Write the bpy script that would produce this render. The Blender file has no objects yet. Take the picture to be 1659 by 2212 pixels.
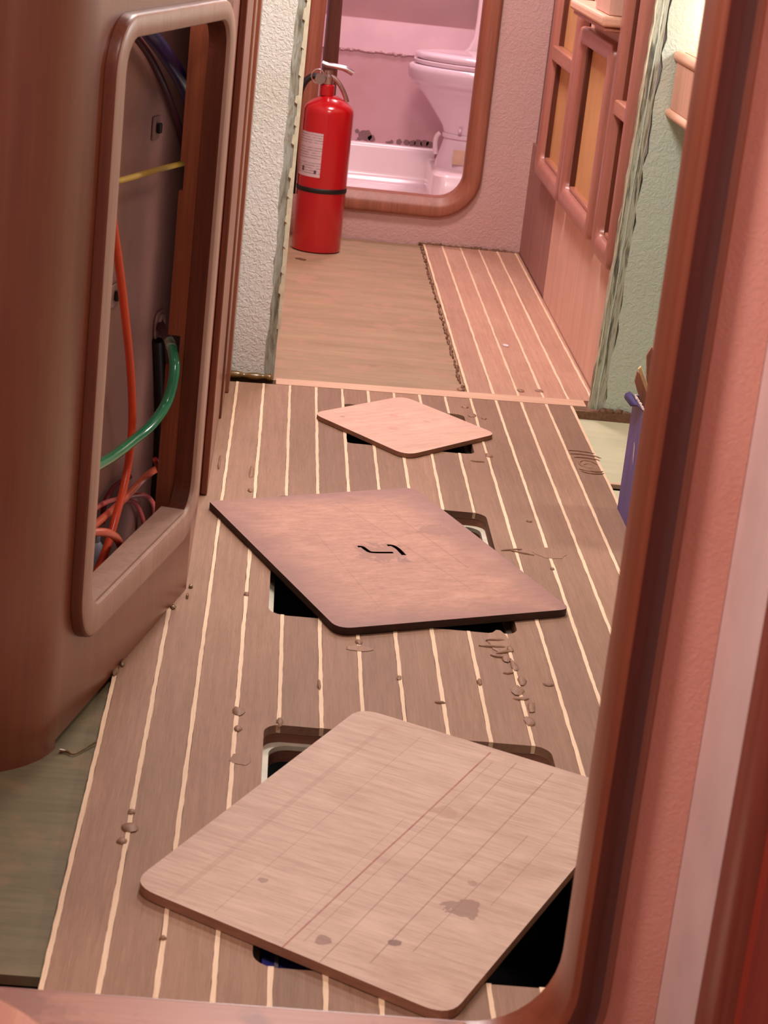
import bpy, bmesh, math, random
from mathutils import Vector, Matrix
random.seed(7)
sc = bpy.context.scene
C = sc.collection
# ------------------------------------------------------------------ camera
cd = bpy.data.cameras.new('camera'); cam = bpy.data.objects.new('camera', cd); C.objects.link(cam)
sc.camera = cam
PT, YW, RL = 3.04587888e-01, 6.90933307e-02, -1.10734266e-01
fw = Vector((math.sin(YW)*math.cos(PT), math.cos(YW)*math.cos(PT), -math.sin(PT)))
rt = fw.cross(Vector((0, 0, 1))).normalized(); dn = fw.cross(rt)
R_ = rt*math.cos(RL) + dn*math.sin(RL); D_ = dn*math.cos(RL) - rt*math.sin(RL)
cam.matrix_world = Matrix(((R_.x, -D_.x, -fw.x, 0), (R_.y, -D_.y, -fw.y, 0), (R_.z, -D_.z, -fw.z, 1.1537), (0, 0, 0, 1)))
cd.sensor_fit = 'VERTICAL'; cd.sensor_height = 36; cd.sensor_width = 27
cd.lens = 4414.06/2212*36
cd.clip_start = .05
cd.dof.use_dof = True; cd.dof.focus_distance = 3.9; cd.dof.aperture_fstop = 17
# ------------------------------------------------------------------ light and exposure
sc.view_settings.view_transform = 'Standard'; sc.view_settings.look = 'None'
sc.view_settings.gamma = 1; sc.view_settings.use_curve_mapping = False
sc.view_settings.exposure = 0.0
w = bpy.data.worlds.new('world'); sc.world = w; w.use_nodes = True
w.node_tree.nodes['Background'].inputs[0].default_value = (.9, .62, .55, 1)
w.node_tree.nodes['Background'].inputs[1].default_value = .25
def area(name, loc, size, power, col, rot=(0, 0, 0), sy=None):
    l = bpy.data.lights.new(name, 'AREA'); l.energy = power; l.color = col; l.size = size
    if sy: l.shape = 'RECTANGLE'; l.size_y = sy
    o = bpy.data.objects.new(name, l); o.location = loc; o.rotation_euler = rot; C.objects.link(o); return o
area('saloon_ceiling_lamp', (.15, 3.85, 1.86), .35, 26, (1, .91, .85))
area('doorway_fill_light', (.24, 1.80, 1.86), .2, 7, (1, .90, .84))  # unseen fill light, added to reach the cabinet liner through its opening
el = area('cabinet_fill_strip', (-.122, 3.180, .42), .02, .10, (1, .82, .76), (0, 0, 0), .75)  # added fill strip hidden behind the stud, brightens the liner
el.rotation_euler = Vector((-.976, .218, 0)).to_track_quat('-Z', 'Y').to_euler()
ep = bpy.data.lights.new('cabinet_fill_point', 'POINT'); ep.energy = .6; ep.color = (1, .80, .74); ep.shadow_soft_size = .04  # added fill point above the opening, lifts the dark cabinet interior
eo = bpy.data.objects.new('cabinet_fill_point', ep); eo.location = (-.165, 3.02, 1.00); C.objects.link(eo)
area('passage_ceiling_lamp', (.30, 5.6, 1.86), .3, 23, (1, .80, .80))
area('head_ceiling_lamp', (.45, 7.05, 1.86), .25, 14, (1, .78, .84))
area('cabin_lamp', (-.62, 1.05, 1.60), .25, 17, (1, .80, .72), (0, math.radians(-55), 0))
area('side_lamp', (1.45, 3.95, 1.30), .22, 11, (1, .95, .93), (0, math.radians(66), 0))
sp = bpy.data.lights.new('counter_lamp', 'POINT'); sp.energy = .62; sp.color = (1, .80, .60); sp.shadow_soft_size = .012
so = bpy.data.objects.new('counter_lamp', sp); so.location = (.950, 4.562, .915); C.objects.link(so)

# ------------------------------------------------------------------ helpers
def lin(r, g, b):
    f = lambda c: (c/255/12.92) if c/255 <= .04045 else ((c/255+.055)/1.055)**2.4
    return (f(r), f(g), f(b), 1)

class NT:
    def __init__(s, name):
        s.m = bpy.data.materials.new(name); s.m.use_nodes = True
        s.t = s.m.node_tree; s.n = s.t.nodes; s.l = s.t.links
        s.b = s.n['Principled BSDF']
    def add(s, typ, **kw):
        n = s.n.new(typ)
        for k, v in kw.items():
            setattr(n, k, v)
        return n
    def link(s, a, b): s.l.new(a, b)
    def put(s, sock, v):
        if hasattr(v, 'is_linked') or hasattr(v, 'links'): s.l.new(v, sock)
        else: sock.default_value = v
    def math(s, op, a, b=0.0, c=0.0, clamp=False):
        n = s.add('ShaderNodeMath', operation=op); n.use_clamp = clamp
        s.put(n.inputs[0], a); s.put(n.inputs[1], b)
        if op in ('MULTIPLY_ADD', 'SMOOTH_MIN', 'COMPARE'): s.put(n.inputs[2], c)
        return n.outputs[0]
    def mix(s, f, a, b, mode='MIX'):
        n = s.add('ShaderNodeMix', data_type='RGBA', blend_type=mode)
        s.put(n.inputs[0], f); s.put(n.inputs[6], a); s.put(n.inputs[7], b)
        return n.outputs[2]
    def ramp(s, f, stops, interp='LINEAR'):
        n = s.add('ShaderNodeValToRGB'); n.color_ramp.interpolation = interp
        e = n.color_ramp.elements
        while len(e) < len(stops): e.new(.5)
        for el, (p, c) in zip(e, stops):
            el.position = p; el.color = c if len(c) == 4 else (*c, 1)
        s.put(n.inputs[0], f); return n.outputs[0]
    def coords(s, rnd=True):
        t = s.add('ShaderNodeTexCoord').outputs['Object']
        s.raw = t
        if rnd:
            oi = s.add('ShaderNodeObjectInfo'); s.rnd = oi.outputs['Random']
            v = s.add('ShaderNodeVectorMath', operation='SCALE'); v.inputs[0].default_value = (13.1, 17.7, 9.3)
            s.link(s.rnd, v.inputs['Scale'])
            a = s.add('ShaderNodeVectorMath', operation='ADD'); s.link(t, a.inputs[0]); s.link(v.outputs[0], a.inputs[1])
            t = a.outputs[0]
        s.co = t; return t
    def noise(s, co, scale, detail=4, stretch=None, rough=.55, dist=0):
        if stretch:
            m = s.add('ShaderNodeMapping'); m.inputs['Scale'].default_value = stretch
            s.link(co, m.inputs[0]); co = m.outputs[0]
        n = s.add('ShaderNodeTexNoise'); n.inputs['Scale'].default_value = scale
        n.inputs['Detail'].default_value = detail; n.inputs['Roughness'].default_value = rough
        n.inputs['Distortion'].default_value = dist
        s.link(co, n.inputs['Vector']); return n.outputs[0]
    def bump(s, h, strength=.3, dist=.002):
        n = s.add('ShaderNodeBump'); n.inputs['Strength'].default_value = strength; n.inputs['Distance'].default_value = dist
        s.put(n.inputs['Height'], h)
        s.link(n.outputs[0], s.b.inputs['Normal'])
    def done(s, col, rough=.5, metal=0, coat=0, spec=.5, coatr=.15):
        s.put(s.b.inputs['Base Color'], col); s.put(s.b.inputs['Roughness'], rough)
        s.b.inputs['Metallic'].default_value = metal; s.b.inputs['Coat Weight'].default_value = coat
        s.b.inputs['Coat Roughness'].default_value = coatr
        s.b.inputs['Coat IOR'].default_value = 1.5 if coat < .85 else 1.75
        s.b.inputs['Specular IOR Level'].default_value = spec
        return s.m

def wood(name, dark, light, axis='z', scale=60, rough=.5, coat=0, var=.25, streak=.5, spec=.4, bump=.12, patch=None, along=.035, coatr=.3):
    s = NT(name); co = s.coords()
    st = {'x': (along, 1, 1), 'y': (1, along, 1), 'z': (1, 1, along)}[axis]
    a = s.noise(co, scale, 5, st, .6, .3)
    b = s.noise(co, scale*5, 3, st, .6)
    m = s.math('ADD', s.math('MULTIPLY', a, 1-streak), s.math('MULTIPLY', b, streak))
    col = s.ramp(m, [(.32, lin(*dark)), (.68, lin(*light))])
    big = s.noise(co, 5, 3)
    col = s.mix(s.math('MULTIPLY', s.math('SUBTRACT', big, .35, clamp=True), .55), col, s.mix(1, col, (.62, .56, .52, 1), 'MULTIPLY'))
    k = s.math('ADD', s.math('MULTIPLY', s.rnd, var), 1-var*.6)
    cx = s.add('ShaderNodeCombineColor'); [s.link(k, cx.inputs[i]) for i in range(3)]
    col = s.mix(1, col, cx.outputs[0], 'MULTIPLY')
    if patch:
        p = s.noise(co, 14, 4); col = s.mix(s.ramp(p, [(.52, (0, 0, 0)), (.62, (.7, .7, .7))]), col, lin(*patch))
    s.bump(b, bump, .001)
    return s.done(col, rough, 0, coat, spec, coatr)

def plain(name, c, rough=.5, metal=0, coat=0, var=.06, scale=20, spec=.5, bump=0):
    s = NT(name); co = s.coords()
    n = s.noise(co, scale, 4)
    c0 = lin(*c); lo = tuple(x*(1-var*2) for x in c0[:3])+(1,); hi = tuple(min(1, x*(1+var)) for x in c0[:3])+(1,)
    col = s.ramp(n, [(.3, lo), (.7, hi)])
    if bump: s.bump(s.noise(co, scale*8, 3), bump, .002)
    return s.done(col, rough, metal, coat, spec)

def plaster(name, c, scale=75, strength=.55, stain=(170, 155, 120), amt=.25, rough=.55):
    s = NT(name); co = s.coords(False)
    a = s.noise(co, scale, 3, None, .5, .9)
    r = s.ramp(a, [(.42, (0, 0, 0)), (.60, (1, 1, 1))])
    s.bump(r, strength, .0022)
    big = s.noise(co, 4, 4)
    col = s.mix(s.math('MULTIPLY', s.math('SUBTRACT', big, .45, clamp=True), amt*4), lin(*c), lin(*stain))
    return s.done(col, rough, spec=.35)

WM = {}
class MB:
    """collects faces (world coordinates); build() links them as one mesh object"""
    def __init__(s): s.v = []; s.f = []; s.mi = []
    def vert(s, p): s.v.append(tuple(p)); return len(s.v)-1
    def face(s, idx, mi=0): s.f.append(tuple(idx)); s.mi.append(mi)
    def poly(s, pts, mi=0): s.face([s.vert(p) for p in pts], mi)
    def box(s, x0, x1, y0, y1, z0, z1, mi=0):
        b = len(s.v)
        for z in (z0, z1):
            for x, y in ((x0, y0), (x1, y0), (x1, y1), (x0, y1)): s.v.append((x, y, z))
        for q in ((3, 2, 1, 0), (4, 5, 6, 7), (0, 1, 5, 4), (1, 2, 6, 5), (2, 3, 7, 6), (3, 0, 4, 7)):
            s.face([b+i for i in q], mi)
        return s
    def prism(s, poly, lo, hi, fn, mi=0, side=None):
        """poly: list of (a,b), counter-clockwise; fn(a,b,h)->xyz"""
        n = len(poly); b = len(s.v)
        for h in (lo, hi):
            for a, c in poly: s.v.append(tuple(fn(a, c, h)))
        s.face([b+i for i in range(n)][::-1], mi); s.face([b+n+i for i in range(n)], mi)
        for i in range(n):
            j = (i+1) % n
            s.face((b+i, b+j, b+n+j, b+n+i), mi if side is None else side)
        return s
    def ring(s, outer, inner, lo, hi, fn, mi=0):
        """closed frame between two loops of equal length"""
        n = len(outer); b = len(s.v)
        for h in (lo, hi):
            for L in (outer, inner):
                for a, c in L: s.v.append(tuple(fn(a, c, h)))
        for i in range(n):
            j = (i+1) % n
            o0, i0, o1, i1 = b, b+n, b+2*n, b+3*n
            s.face((o0+j, o0+i, i0+i, i0+j), mi); s.face((o1+i, o1+j, i1+j, i1+i), mi)
            s.face((o0+i, o0+j, o1+j, o1+i), mi); s.face((i0+j, i0+i, i1+i, i1+j), mi)
        return s
    def loft(s, loops, closed=True, caps=True, mi=0):
        n = len(loops[0]); b = len(s.v)
        for L in loops: s.v += [tuple(p) for p in L]
        for k in range(len(loops)-1):
            for i in range(n if closed else n-1):
                j = (i+1) % n
                s.face((b+k*n+i, b+k*n+j, b+(k+1)*n+j, b+(k+1)*n+i), mi)
        if caps and closed:
            s.face([b+i for i in range(n)][::-1], mi); s.face([b+(len(loops)-1)*n+i for i in range(n)], mi)
        return s
    def lathe(s, prof, cx, cy, n=40, mi=0, axis='z', cz=0):
        loops = []
        for r, z in prof:
            L = []
            for i in range(n):
                a = 2*math.pi*i/n
                if axis == 'z': L.append((cx+r*math.cos(a), cy+r*math.sin(a), z))
                elif axis == 'x': L.append((z, cy+r*math.cos(a), cz+r*math.sin(a)))
                else: L.append((cx+r*math.sin(a), z, cz+r*math.cos(a)))
            loops.append(L)
        return s.loft(loops, mi=mi)
    def tube(s, pts, r, n=12, mi=0, sub=6, flat=None):
        pts = spline(pts, sub) if sub > 1 else [Vector(p) for p in pts]
        loops = []; up = None
        for k, p in enumerate(pts):
            d = (pts[min(k+1, len(pts)-1)] - pts[max(k-1, 0)]).normalized()
            if up is None:
                up = Vector((0, 0, 1)) if abs(d.z) < .9 else Vector((1, 0, 0))
            sd = d.cross(up).normalized(); up = sd.cross(d).normalized()
            rr = r(k/(len(pts)-1)) if callable(r) else r
            ra, rb = (rr, rr) if not flat else (rr, rr*flat)
            loops.append([p + sd*ra*math.cos(2*math.pi*i/n) + up*rb*math.sin(2*math.pi*i/n) for i in range(n)])
        return s.loft(loops, mi=mi)
    def ball(s, c, r, sx=1, sy=1, sz=1, rot=0, jit=0, nu=8, nv=5, mi=0):
        b = len(s.v); cr, sr = math.cos(rot), math.sin(rot)
        rows = []
        for j in range(1, nv):
            th = math.pi*j/nv; row = []
            for i in range(nu):
                ph = 2*math.pi*i/nu; k = r*(1+random.uniform(-jit, jit))
                x, y, z = k*sx*math.sin(th)*math.cos(ph), k*sy*math.sin(th)*math.sin(ph), k*sz*math.cos(th)
                row.append(s.vert((c[0]+x*cr-y*sr, c[1]+x*sr+y*cr, c[2]+z)))
            rows.append(row)
        t = s.vert((c[0], c[1], c[2]+r*sz)); bt = s.vert((c[0], c[1], c[2]-r*sz))
        for i in range(nu):
            j = (i+1) % nu
            s.face((t, rows[0][i], rows[0][j]), mi); s.face((bt, rows[-1][j], rows[-1][i]), mi)
            for k in range(len(rows)-1): s.face((rows[k][i], rows[k+1][i], rows[k+1][j], rows[k][j]), mi)
        return s
    def build(s, name, mats, parent=None, smooth=False, bevel=0, seg=2, origin=None, ang=35):
        me = bpy.data.meshes.new(name)
        pm = None
        if parent is not None: pm = WM.get(parent.name, parent.matrix_world).copy(); off = pm.inverted()
        else:
            if origin is None:
                xs = [v[0] for v in s.v]; ys = [v[1] for v in s.v]; zs = [v[2] for v in s.v]
                origin = ((min(xs)+max(xs))/2, (min(ys)+max(ys))/2, min(zs))
            off = Matrix.Translation(-Vector(origin))
        me.from_pydata([tuple(off @ Vector(v)) for v in s.v], [], s.f)
        bm = bmesh.new(); bm.from_mesh(me)
        bmesh.ops.recalc_face_normals(bm, faces=bm.faces); bm.to_mesh(me); bm.free()
        if not isinstance(mats, (list, tuple)): mats = [mats]
        for m in mats: me.materials.append(m)
        for p, k in zip(me.polygons, s.mi): p.material_index = k
        o = bpy.data.objects.new(name, me); C.objects.link(o)
        if parent is not None: o.parent = parent; WM[o.name] = pm
        else: o.location = origin
        if smooth:
            me.polygons.foreach_set('use_smooth', [True]*len(me.polygons))
            me.set_sharp_from_angle(angle=math.radians(ang))
        if bevel:
            b = o.modifiers.new('bevel', 'BEVEL'); b.width = bevel; b.segments = seg; b.limit_method = 'ANGLE'; b.angle_limit = math.radians(40)
            me.polygons.foreach_set('use_smooth', [True]*len(me.polygons))
            b.harden_normals = False
            me.set_sharp_from_angle(angle=math.radians(80))
        return o

def spline(pts, sub=6):
    P = [Vector(p) for p in pts]; out = []
    for i in range(len(P)-1):
        p0 = P[max(i-1, 0)]; p1 = P[i]; p2 = P[i+1]; p3 = P[min(i+2, len(P)-1)]
        for k in range(sub):
            t = k/sub
            out.append(.5*((2*p1) + (p2-p0)*t + (2*p0-5*p1+4*p2-p3)*t*t + (3*p1-p0-3*p2+p3)*t**3))
    out.append(P[-1]); return out

def rrect(x0, x1, y0, y1, r, n=6):
    rs = r if isinstance(r, (list, tuple)) else (r,)*4          # order: x0y0, x1y0, x1y1, x0y1
    out = []
    for (cx, cy, a0), q in zip(((x0, y0, 180), (x1, y0, 270), (x1, y1, 0), (x0, y1, 90)), rs):
        sx = 1 if cx == x0 else -1; sy = 1 if cy == y0 else -1
        for i in range(n+1):
            a = math.radians(a0+90*i/n)
            out.append((cx+sx*q+q*math.cos(a), cy+sy*q+q*math.sin(a)))
    return out

XY = lambda a, b, h: (a, b, h)          # plan polygon, height z
XZ = lambda a, b, h: (a, h, b)          # front elevation, depth y
YZ = lambda a, b, h: (h, a, b)          # side elevation, depth x

def tag(o, label=None, cat=None, group=None, kind=None):
    if label: o['label'] = label
    if cat: o['category'] = cat
    if group: o['group'] = group
    if kind: o['kind'] = kind
    return o
def empty(name, loc, label=None, cat=None, group=None, kind=None, rot=0):
    o = bpy.data.objects.new(name, None); C.objects.link(o); o.location = loc; o.rotation_euler = (0, 0, rot)
    o.empty_display_size = .05
    o.matrix_world = Matrix.Translation(loc) @ Matrix.Rotation(rot, 4, 'Z')
    return tag(o, label, cat, group, kind)
def struct(o, label, cat): return tag(o, label, cat, kind='structure')

# ------------------------------------------------------------------ materials
M = {}
M['plank'] = wood('teak_plank', (140, 107, 85), (168, 131, 107), 'y', 150, .6, 0, .32, .5, .3, .12)
M['plank_rear'] = wood('teak_plank_rear', (174, 132, 110), (200, 158, 134), 'y', 110, .55, 0, .2, .5, .3, .1)
M['strip'] = wood('holly_strip', (232, 196, 160), (248, 222, 190), 'y', 120, .55, 0, .1, .6, .3, .25)
M['sub'] = wood('green_stained_plywood', (112, 106, 80), (138, 128, 100), 'x', 18, .65, 0, .06, .4, .3, .1, (146, 126, 98), .12)
M['sub_rear'] = wood('brown_stained_plywood', (146, 124, 96), (174, 148, 118), 'x', 16, .6, 0, .05, .4, .3, .1, (172, 136, 112), .12)
M['sub_pale'] = wood('pale_green_plywood', (196, 198, 164), (216, 212, 178), 'x', 14, .6, 0, .05, .3, .3, .1, None, .15)
M['batten'] = wood('pale_teak_batten', (206, 164, 136), (228, 190, 160), 'x', 60, .55, 0, .05)
M['teak'] = wood('varnished_teak', (104, 52, 34), (150, 82, 54), 'z', 38, .32, .35, .12, .45, .45, .1)
M['teak_x'] = wood('teak_rail', (150, 88, 66), (190, 124, 98), 'x', 36, .38, .2, .12, .45, .45, .1)
M['teak_y'] = wood('teak_rail_fore_and_aft', (158, 98, 76), (196, 136, 110), 'y', 36, .36, .25, .12, .45, .45, .1)
M['teak_lock'] = wood('teak_locker_frame', (152, 94, 80), (182, 122, 106), 'z', 40, .36, .3, .1, .45, .45, .1)
M['teak_mid'] = wood('teak_cabinet_panel', (118, 52, 26), (142, 72, 40), 'z', 30, .5, .9, .04, .45, .5, .1)
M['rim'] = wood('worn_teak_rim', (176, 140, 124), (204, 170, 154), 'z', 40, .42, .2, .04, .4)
M['rim_side'] = wood('shaded_rim_side', (104, 56, 42), (132, 76, 58), 'z', 40, .4, .2, .04, .4)  # darker colour paints in the shade on the rim's outer slope
M['teak_dark'] = wood('dark_teak', (72, 34, 24), (112, 58, 40), 'z', 36, .4, .15, .1, .4, .4, .1)
M['veneer'] = wood('pale_teak_veneer', (206, 164, 146), (226, 188, 170), 'z', 28, .5, .0, .05, .3, .35, .05)
M['veneer_mauve'] = wood('mauve_teak_veneer', (148, 104, 98), (170, 124, 116), 'z', 30, .5, 0, .05, .3, .35, .05)
M['bleach'] = wood('bleached_teak', (206, 158, 134), (228, 184, 160), 'z', 40, .5, 0, .08, .4, .35, .08)
M['bleach_y'] = wood('bleached_teak_rail', (212, 164, 136), (234, 190, 164), 'y', 40, .5, 0, .05, .4, .35, .08)
M['ochre'] = plain('ochre_panel', (204, 154, 100), .6, var=.07, scale=6)
M['wall_white'] = plaster('textured_white_paint', (222, 221, 214), 115, .5)
M['wall_green'] = plaster('textured_green_grey_paint', (192, 206, 190), 95, .32, (170, 165, 140))
M['wall_pink'] = plaster('textured_pink_paint', (206, 170, 164), 90, .38, (196, 150, 136))
M['wall_salmon'] = plaster('textured_salmon_paint', (228, 168, 154), 210, .2, (190, 116, 100))
M['lilac'] = plain('pale_laminate', (226, 202, 200), .45, var=.06, scale=9)
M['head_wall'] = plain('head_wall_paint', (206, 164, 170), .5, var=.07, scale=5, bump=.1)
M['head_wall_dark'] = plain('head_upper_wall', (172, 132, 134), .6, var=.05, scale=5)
M['gelcoat'] = plain('white_gelcoat', (240, 216, 218), .25, coat=.3, var=.03, scale=4)
M['porcelain'] = plain('porcelain', (236, 212, 222), .12, coat=.5, var=.015, scale=3)
M['ceil'] = plain('ceiling_paint', (214, 188, 178), .7)
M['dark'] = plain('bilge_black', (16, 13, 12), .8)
M['liner'] = plain('hull_liner', (172, 128, 118), .55, var=.1, scale=7)
M['lip'] = plain('white_painted_lip', (226, 222, 200), .5, var=.08, scale=40)
M['ply_edge'] = wood('plywood_edge', (120, 78, 62), (150, 104, 84), 'x', 50, .7)
M['epoxy'] = plain('hardened_epoxy', (150, 114, 90), .5, coat=0, spec=.3, var=.1, scale=90)
M['amber'] = plain('amber_epoxy', (122, 88, 44), .15, coat=.6, var=.12, scale=60)
M['crust'] = plain('brown_epoxy_crust', (124, 88, 62), .5, var=.2, scale=150, bump=.4)
M['red'] = plain('red_enamel', (180, 14, 24), .22, coat=.5, var=.03, scale=4)
M['chrome'] = plain('polished_metal', (200, 190, 190), .22, metal=1, var=.05)
M['black'] = plain('black_rubber', (18, 15, 16), .5, var=.1)
M['orange'] = plain('orange_cable', (226, 76, 34), .4, coat=.15, var=.05)
M['coral'] = plain('coral_cable', (232, 112, 84), .35, coat=.2, var=.05)
M['redc'] = plain('red_cable', (206, 58, 48), .4, coat=.15, var=.05)
M['pinkc'] = plain('pink_cable', (226, 112, 110), .4, coat=.2, var=.05)
M['green'] = plain('green_hose', (40, 140, 98), .18, coat=.5, var=.08)
M['greenw'] = plain('pale_green_hose_end', (150, 190, 160), .25, coat=.3, var=.08)
M['navy'] = plain('navy_hose', (28, 24, 92), .35, coat=.2, var=.08)
M['plum'] = plain('dark_plum_cable', (74, 34, 44), .45, var=.08)
M['yellow'] = plain('yellow_cord', (206, 168, 70), .6, var=.08)
M['grey'] = plain('grey_plastic', (150, 150, 160), .4, var=.06)
M['clip'] = plain('cable_mount', (150, 112, 104), .5, var=.05)
M['tan'] = plain('pale_wood_offcut', (232, 206, 150), .6, var=.08, scale=60)
M['offcut'] = wood('brown_wood_offcut', (150, 104, 80), (190, 142, 116), 'z', 60, .6)
M['card_in'] = plain('raw_card', (214, 190, 180), .8, var=.1, scale=60)
M['blue_plastic'] = plain('blue_plastic', (78, 76, 176), .3, coat=.2, var=.06)
M['slot'] = plain('slot_shadow', (8, 5, 5), .9, spec=0)
M['white_chip'] = plain('white_chip', (235, 225, 225), .5)

# printed fire extinguisher label
s = NT('extinguisher_label'); co = s.coords(False)
sep = s.add('ShaderNodeSeparateXYZ'); s.link(co, sep.inputs[0])
zz = sep.outputs['Z']
rows = s.math('GREATER_THAN', s.math('FRACT', s.math('MULTIPLY', zz, 130)), .55)
n = s.noise(co, 60, 3, (1, 1, 6)); txt = s.math('MULTIPLY', rows, s.math('GREATER_THAN', n, .44))
gap = s.math('GREATER_THAN', s.math('FRACT', s.math('MULTIPLY_ADD', zz, 21, .12)), .12)
txt = s.math('MULTIPLY', txt, gap)
M['label'] = s.done(s.mix(s.math('MULTIPLY', txt, .55), lin(206, 190, 192), lin(110, 92, 100)), .45)

# blue printed carton
s = NT('blue_carton'); co = s.coords(False)
n = s.noise(co, 30, 4, (1, 1, .3)); col = s.ramp(n, [(.3, lin(76, 66, 132)), (.72, lin(104, 92, 162))])
s.bump(s.noise(co, 90, 3), .15, .002)
M['carton'] = s.done(col, .45, spec=.4)

def board_mat(name, dark, light, grain='x', lines=(), stain=None, dirt=.5, blot=None, rough=.55, dirtcol=(146, 104, 84), edgeband=None, along=.10):
    s = NT(name); co = s.coords(False)
    st = {'x': (along, 1, 1), 'y': (1, along, 1)}[grain]
    a = s.noise(co, 80, 5, st, .6, .2); b = s.noise(co, 300, 3, st, .6)
    col = s.ramp(s.math('ADD', s.math('MULTIPLY', a, .55), s.math('MULTIPLY', b, .45)), [(.34, lin(*dark)), (.66, lin(*light))])
    big = s.noise(co, 9, 5, None, .6)
    col = s.mix(s.ramp(big, [(.5, (0, 0, 0)), (.72, (dirt,)*3)]), col, lin(*dirtcol))
    pale = s.noise(co, 12, 4, (.6, 1.4, 1))
    col = s.mix(s.ramp(pale, [(.55, (0, 0, 0)), (.72, (.45,)*3)]), col, lin(min(255, light[0]+14), light[1]+14, light[2]+14))
    sep = s.add('ShaderNodeSeparateXYZ'); s.link(co, sep.inputs[0]); X, Y = sep.outputs['X'], sep.outputs['Y']
    wob = s.math('MULTIPLY', s.math('SUBTRACT', s.noise(co, 3, 2), .5), .004)
    brk = s.noise(co, 25, 3)
    for (x0, wd, y0, y1, c, amt, slope) in lines:
        xx = s.math('ADD', s.math('ADD', X, wob), s.math('MULTIPLY', Y, slope))
        f = s.math('LESS_THAN', s.math('ABSOLUTE', s.math('SUBTRACT', xx, x0)), wd)
        f = s.math('MULTIPLY', f, s.math('MULTIPLY', s.math('GREATER_THAN', Y, y0), s.math('LESS_THAN', Y, y1)))
        f = s.math('MULTIPLY', f, s.math('MULTIPLY', s.math('ADD', brk, .35, clamp=True), amt))
        col = s.mix(f, col, lin(*c))
    for (cx, cy, r, c, amt) in (blot or ()):
        d = s.math('SQRT', s.math('ADD', s.math('POWER', s.math('SUBTRACT', X, cx), 2), s.math('POWER', s.math('SUBTRACT', Y, cy), 2)))
        d = s.math('ADD', d, s.math('MULTIPLY', s.math('SUBTRACT', s.noise(co, 60, 5), .5), r*2.6))
        f = s.math('MULTIPLY', s.math('LESS_THAN', d, r), amt); col = s.mix(f, col, lin(*c))
    if edgeband:
        hx, hy, wdt, c, amt = edgeband
        e = s.math('MINIMUM', s.math('SUBTRACT', hx, s.math('ABSOLUTE', X)), s.math('SUBTRACT', hy, s.math('ABSOLUTE', Y)))
        e = s.math('ADD', e, s.math('MULTIPLY', s.math('SUBTRACT', s.noise(co, 14, 4), .5), .09))
        f = s.math('MULTIPLY', s.math('SUBTRACT', 1, s.math('DIVIDE', e, wdt), clamp=True), amt, clamp=True)
        col = s.mix(f, col, lin(*c))
    s.bump(b, .15, .001)
    return s.done(col, rough, spec=.35)

# ------------------------------------------------------------------ floor
HOLES = [(.048, .452, 1.976, 2.632, .028), (.046, .450, 3.066, 3.708, .028), (.186, .462, 4.118, 4.440, .02)]
X0, P = -.1715, .06
THR = lambda x: 4.556+.084*(x-.04)      # near edge of the pale batten
THF = lambda x: 4.612+.090*(x-.04)      # far edge
floor = struct(empty('floor', (0, 0, 0)), 'teak and pale strip cabin floor with three cut hatch openings', 'floor')

def hole_y(h, x, far):
    x0, x1, y0, y1, r = h
    d = min(x-x0, x1-x)
    if d >= r: k = 0
    else: k = r-math.sqrt(max(0, r*r-(r-max(d, 0))**2))
    return y1-k if far else y0+k

def hole_curve(h, xa, xb, far):
    """points along a hole edge from xa to xb"""
    x0, x1, y0, y1, r = h; xs = [xa]
    lo, hi = min(xa, xb), max(xa, xb); cand = []
    for i in range(7):
        t = r*(1-math.cos(math.radians(90*i/6)))
        cand += [x0+t, x1-t]
    mid = sorted(c for c in cand if lo+1e-5 < c < hi-1e-5)
    if xa > xb: mid = mid[::-1]
    return [(x, hole_y(h, x, far)+random.uniform(-.0006, .0006)) for x in [xa]+mid+[xb]]

def cut_pieces(a, b, ya, fyb, edge=None):
    """outlines of a floor piece a<x<b running from ya to fyb(x), with the hatches cut out"""
    full = [h for h in HOLES if h[0] <= a+1e-4 and h[1] >= b-1e-4]
    left = [h for h in HOLES if h not in full and h[0] <= a < h[1] < b]
    right = [h for h in HOLES if h not in full and a < h[0] < b <= h[1]]
    out = []; cur_start = [(a, ya), (b, ya)]        # bottom edge, left to right
    lo = ya
    segs = sorted(full, key=lambda h: h[2]) + [None]
    for h in segs:
        top = [(b, fyb(b)), (a, fyb(a))] if h is None else hole_curve(h, b, a, False)
        tl = top[-1][1]; hi = min(p[1] for p in top)
        poly = list(cur_start)
        for g in sorted(right, key=lambda q: q[2]):
            if lo < g[2] < hi:
                poly += hole_curve(g, b, g[0], False) + hole_curve(g, g[0], b, True)
        poly += top
        for g in sorted(left, key=lambda q: -q[2]):
            if lo < g[2] < hi:
                poly += hole_curve(g, a, g[1], True) + hole_curve(g, g[1], a, False)
        out.append(poly)
        if h: cur_start = hole_curve(h, a, b, True); lo = h[3]
    return out

def plank(a, b, ya, fyb, mat, name='plank', z0=-.013, z1=0.0):
    for poly in cut_pieces(a, b, ya, fyb):
        mb = MB(); mb.prism(poly, z0, z1+random.uniform(-.0003, .0003), XY); mb.build(name, mat, floor)

W2 = .0030
strip_x = [X0+P*i for i in range(17)]
for i in range(15):
    plank(strip_x[i]+W2+.0003, strip_x[i+1]-W2-.0003, 1.72, THR, M['plank'])
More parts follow.
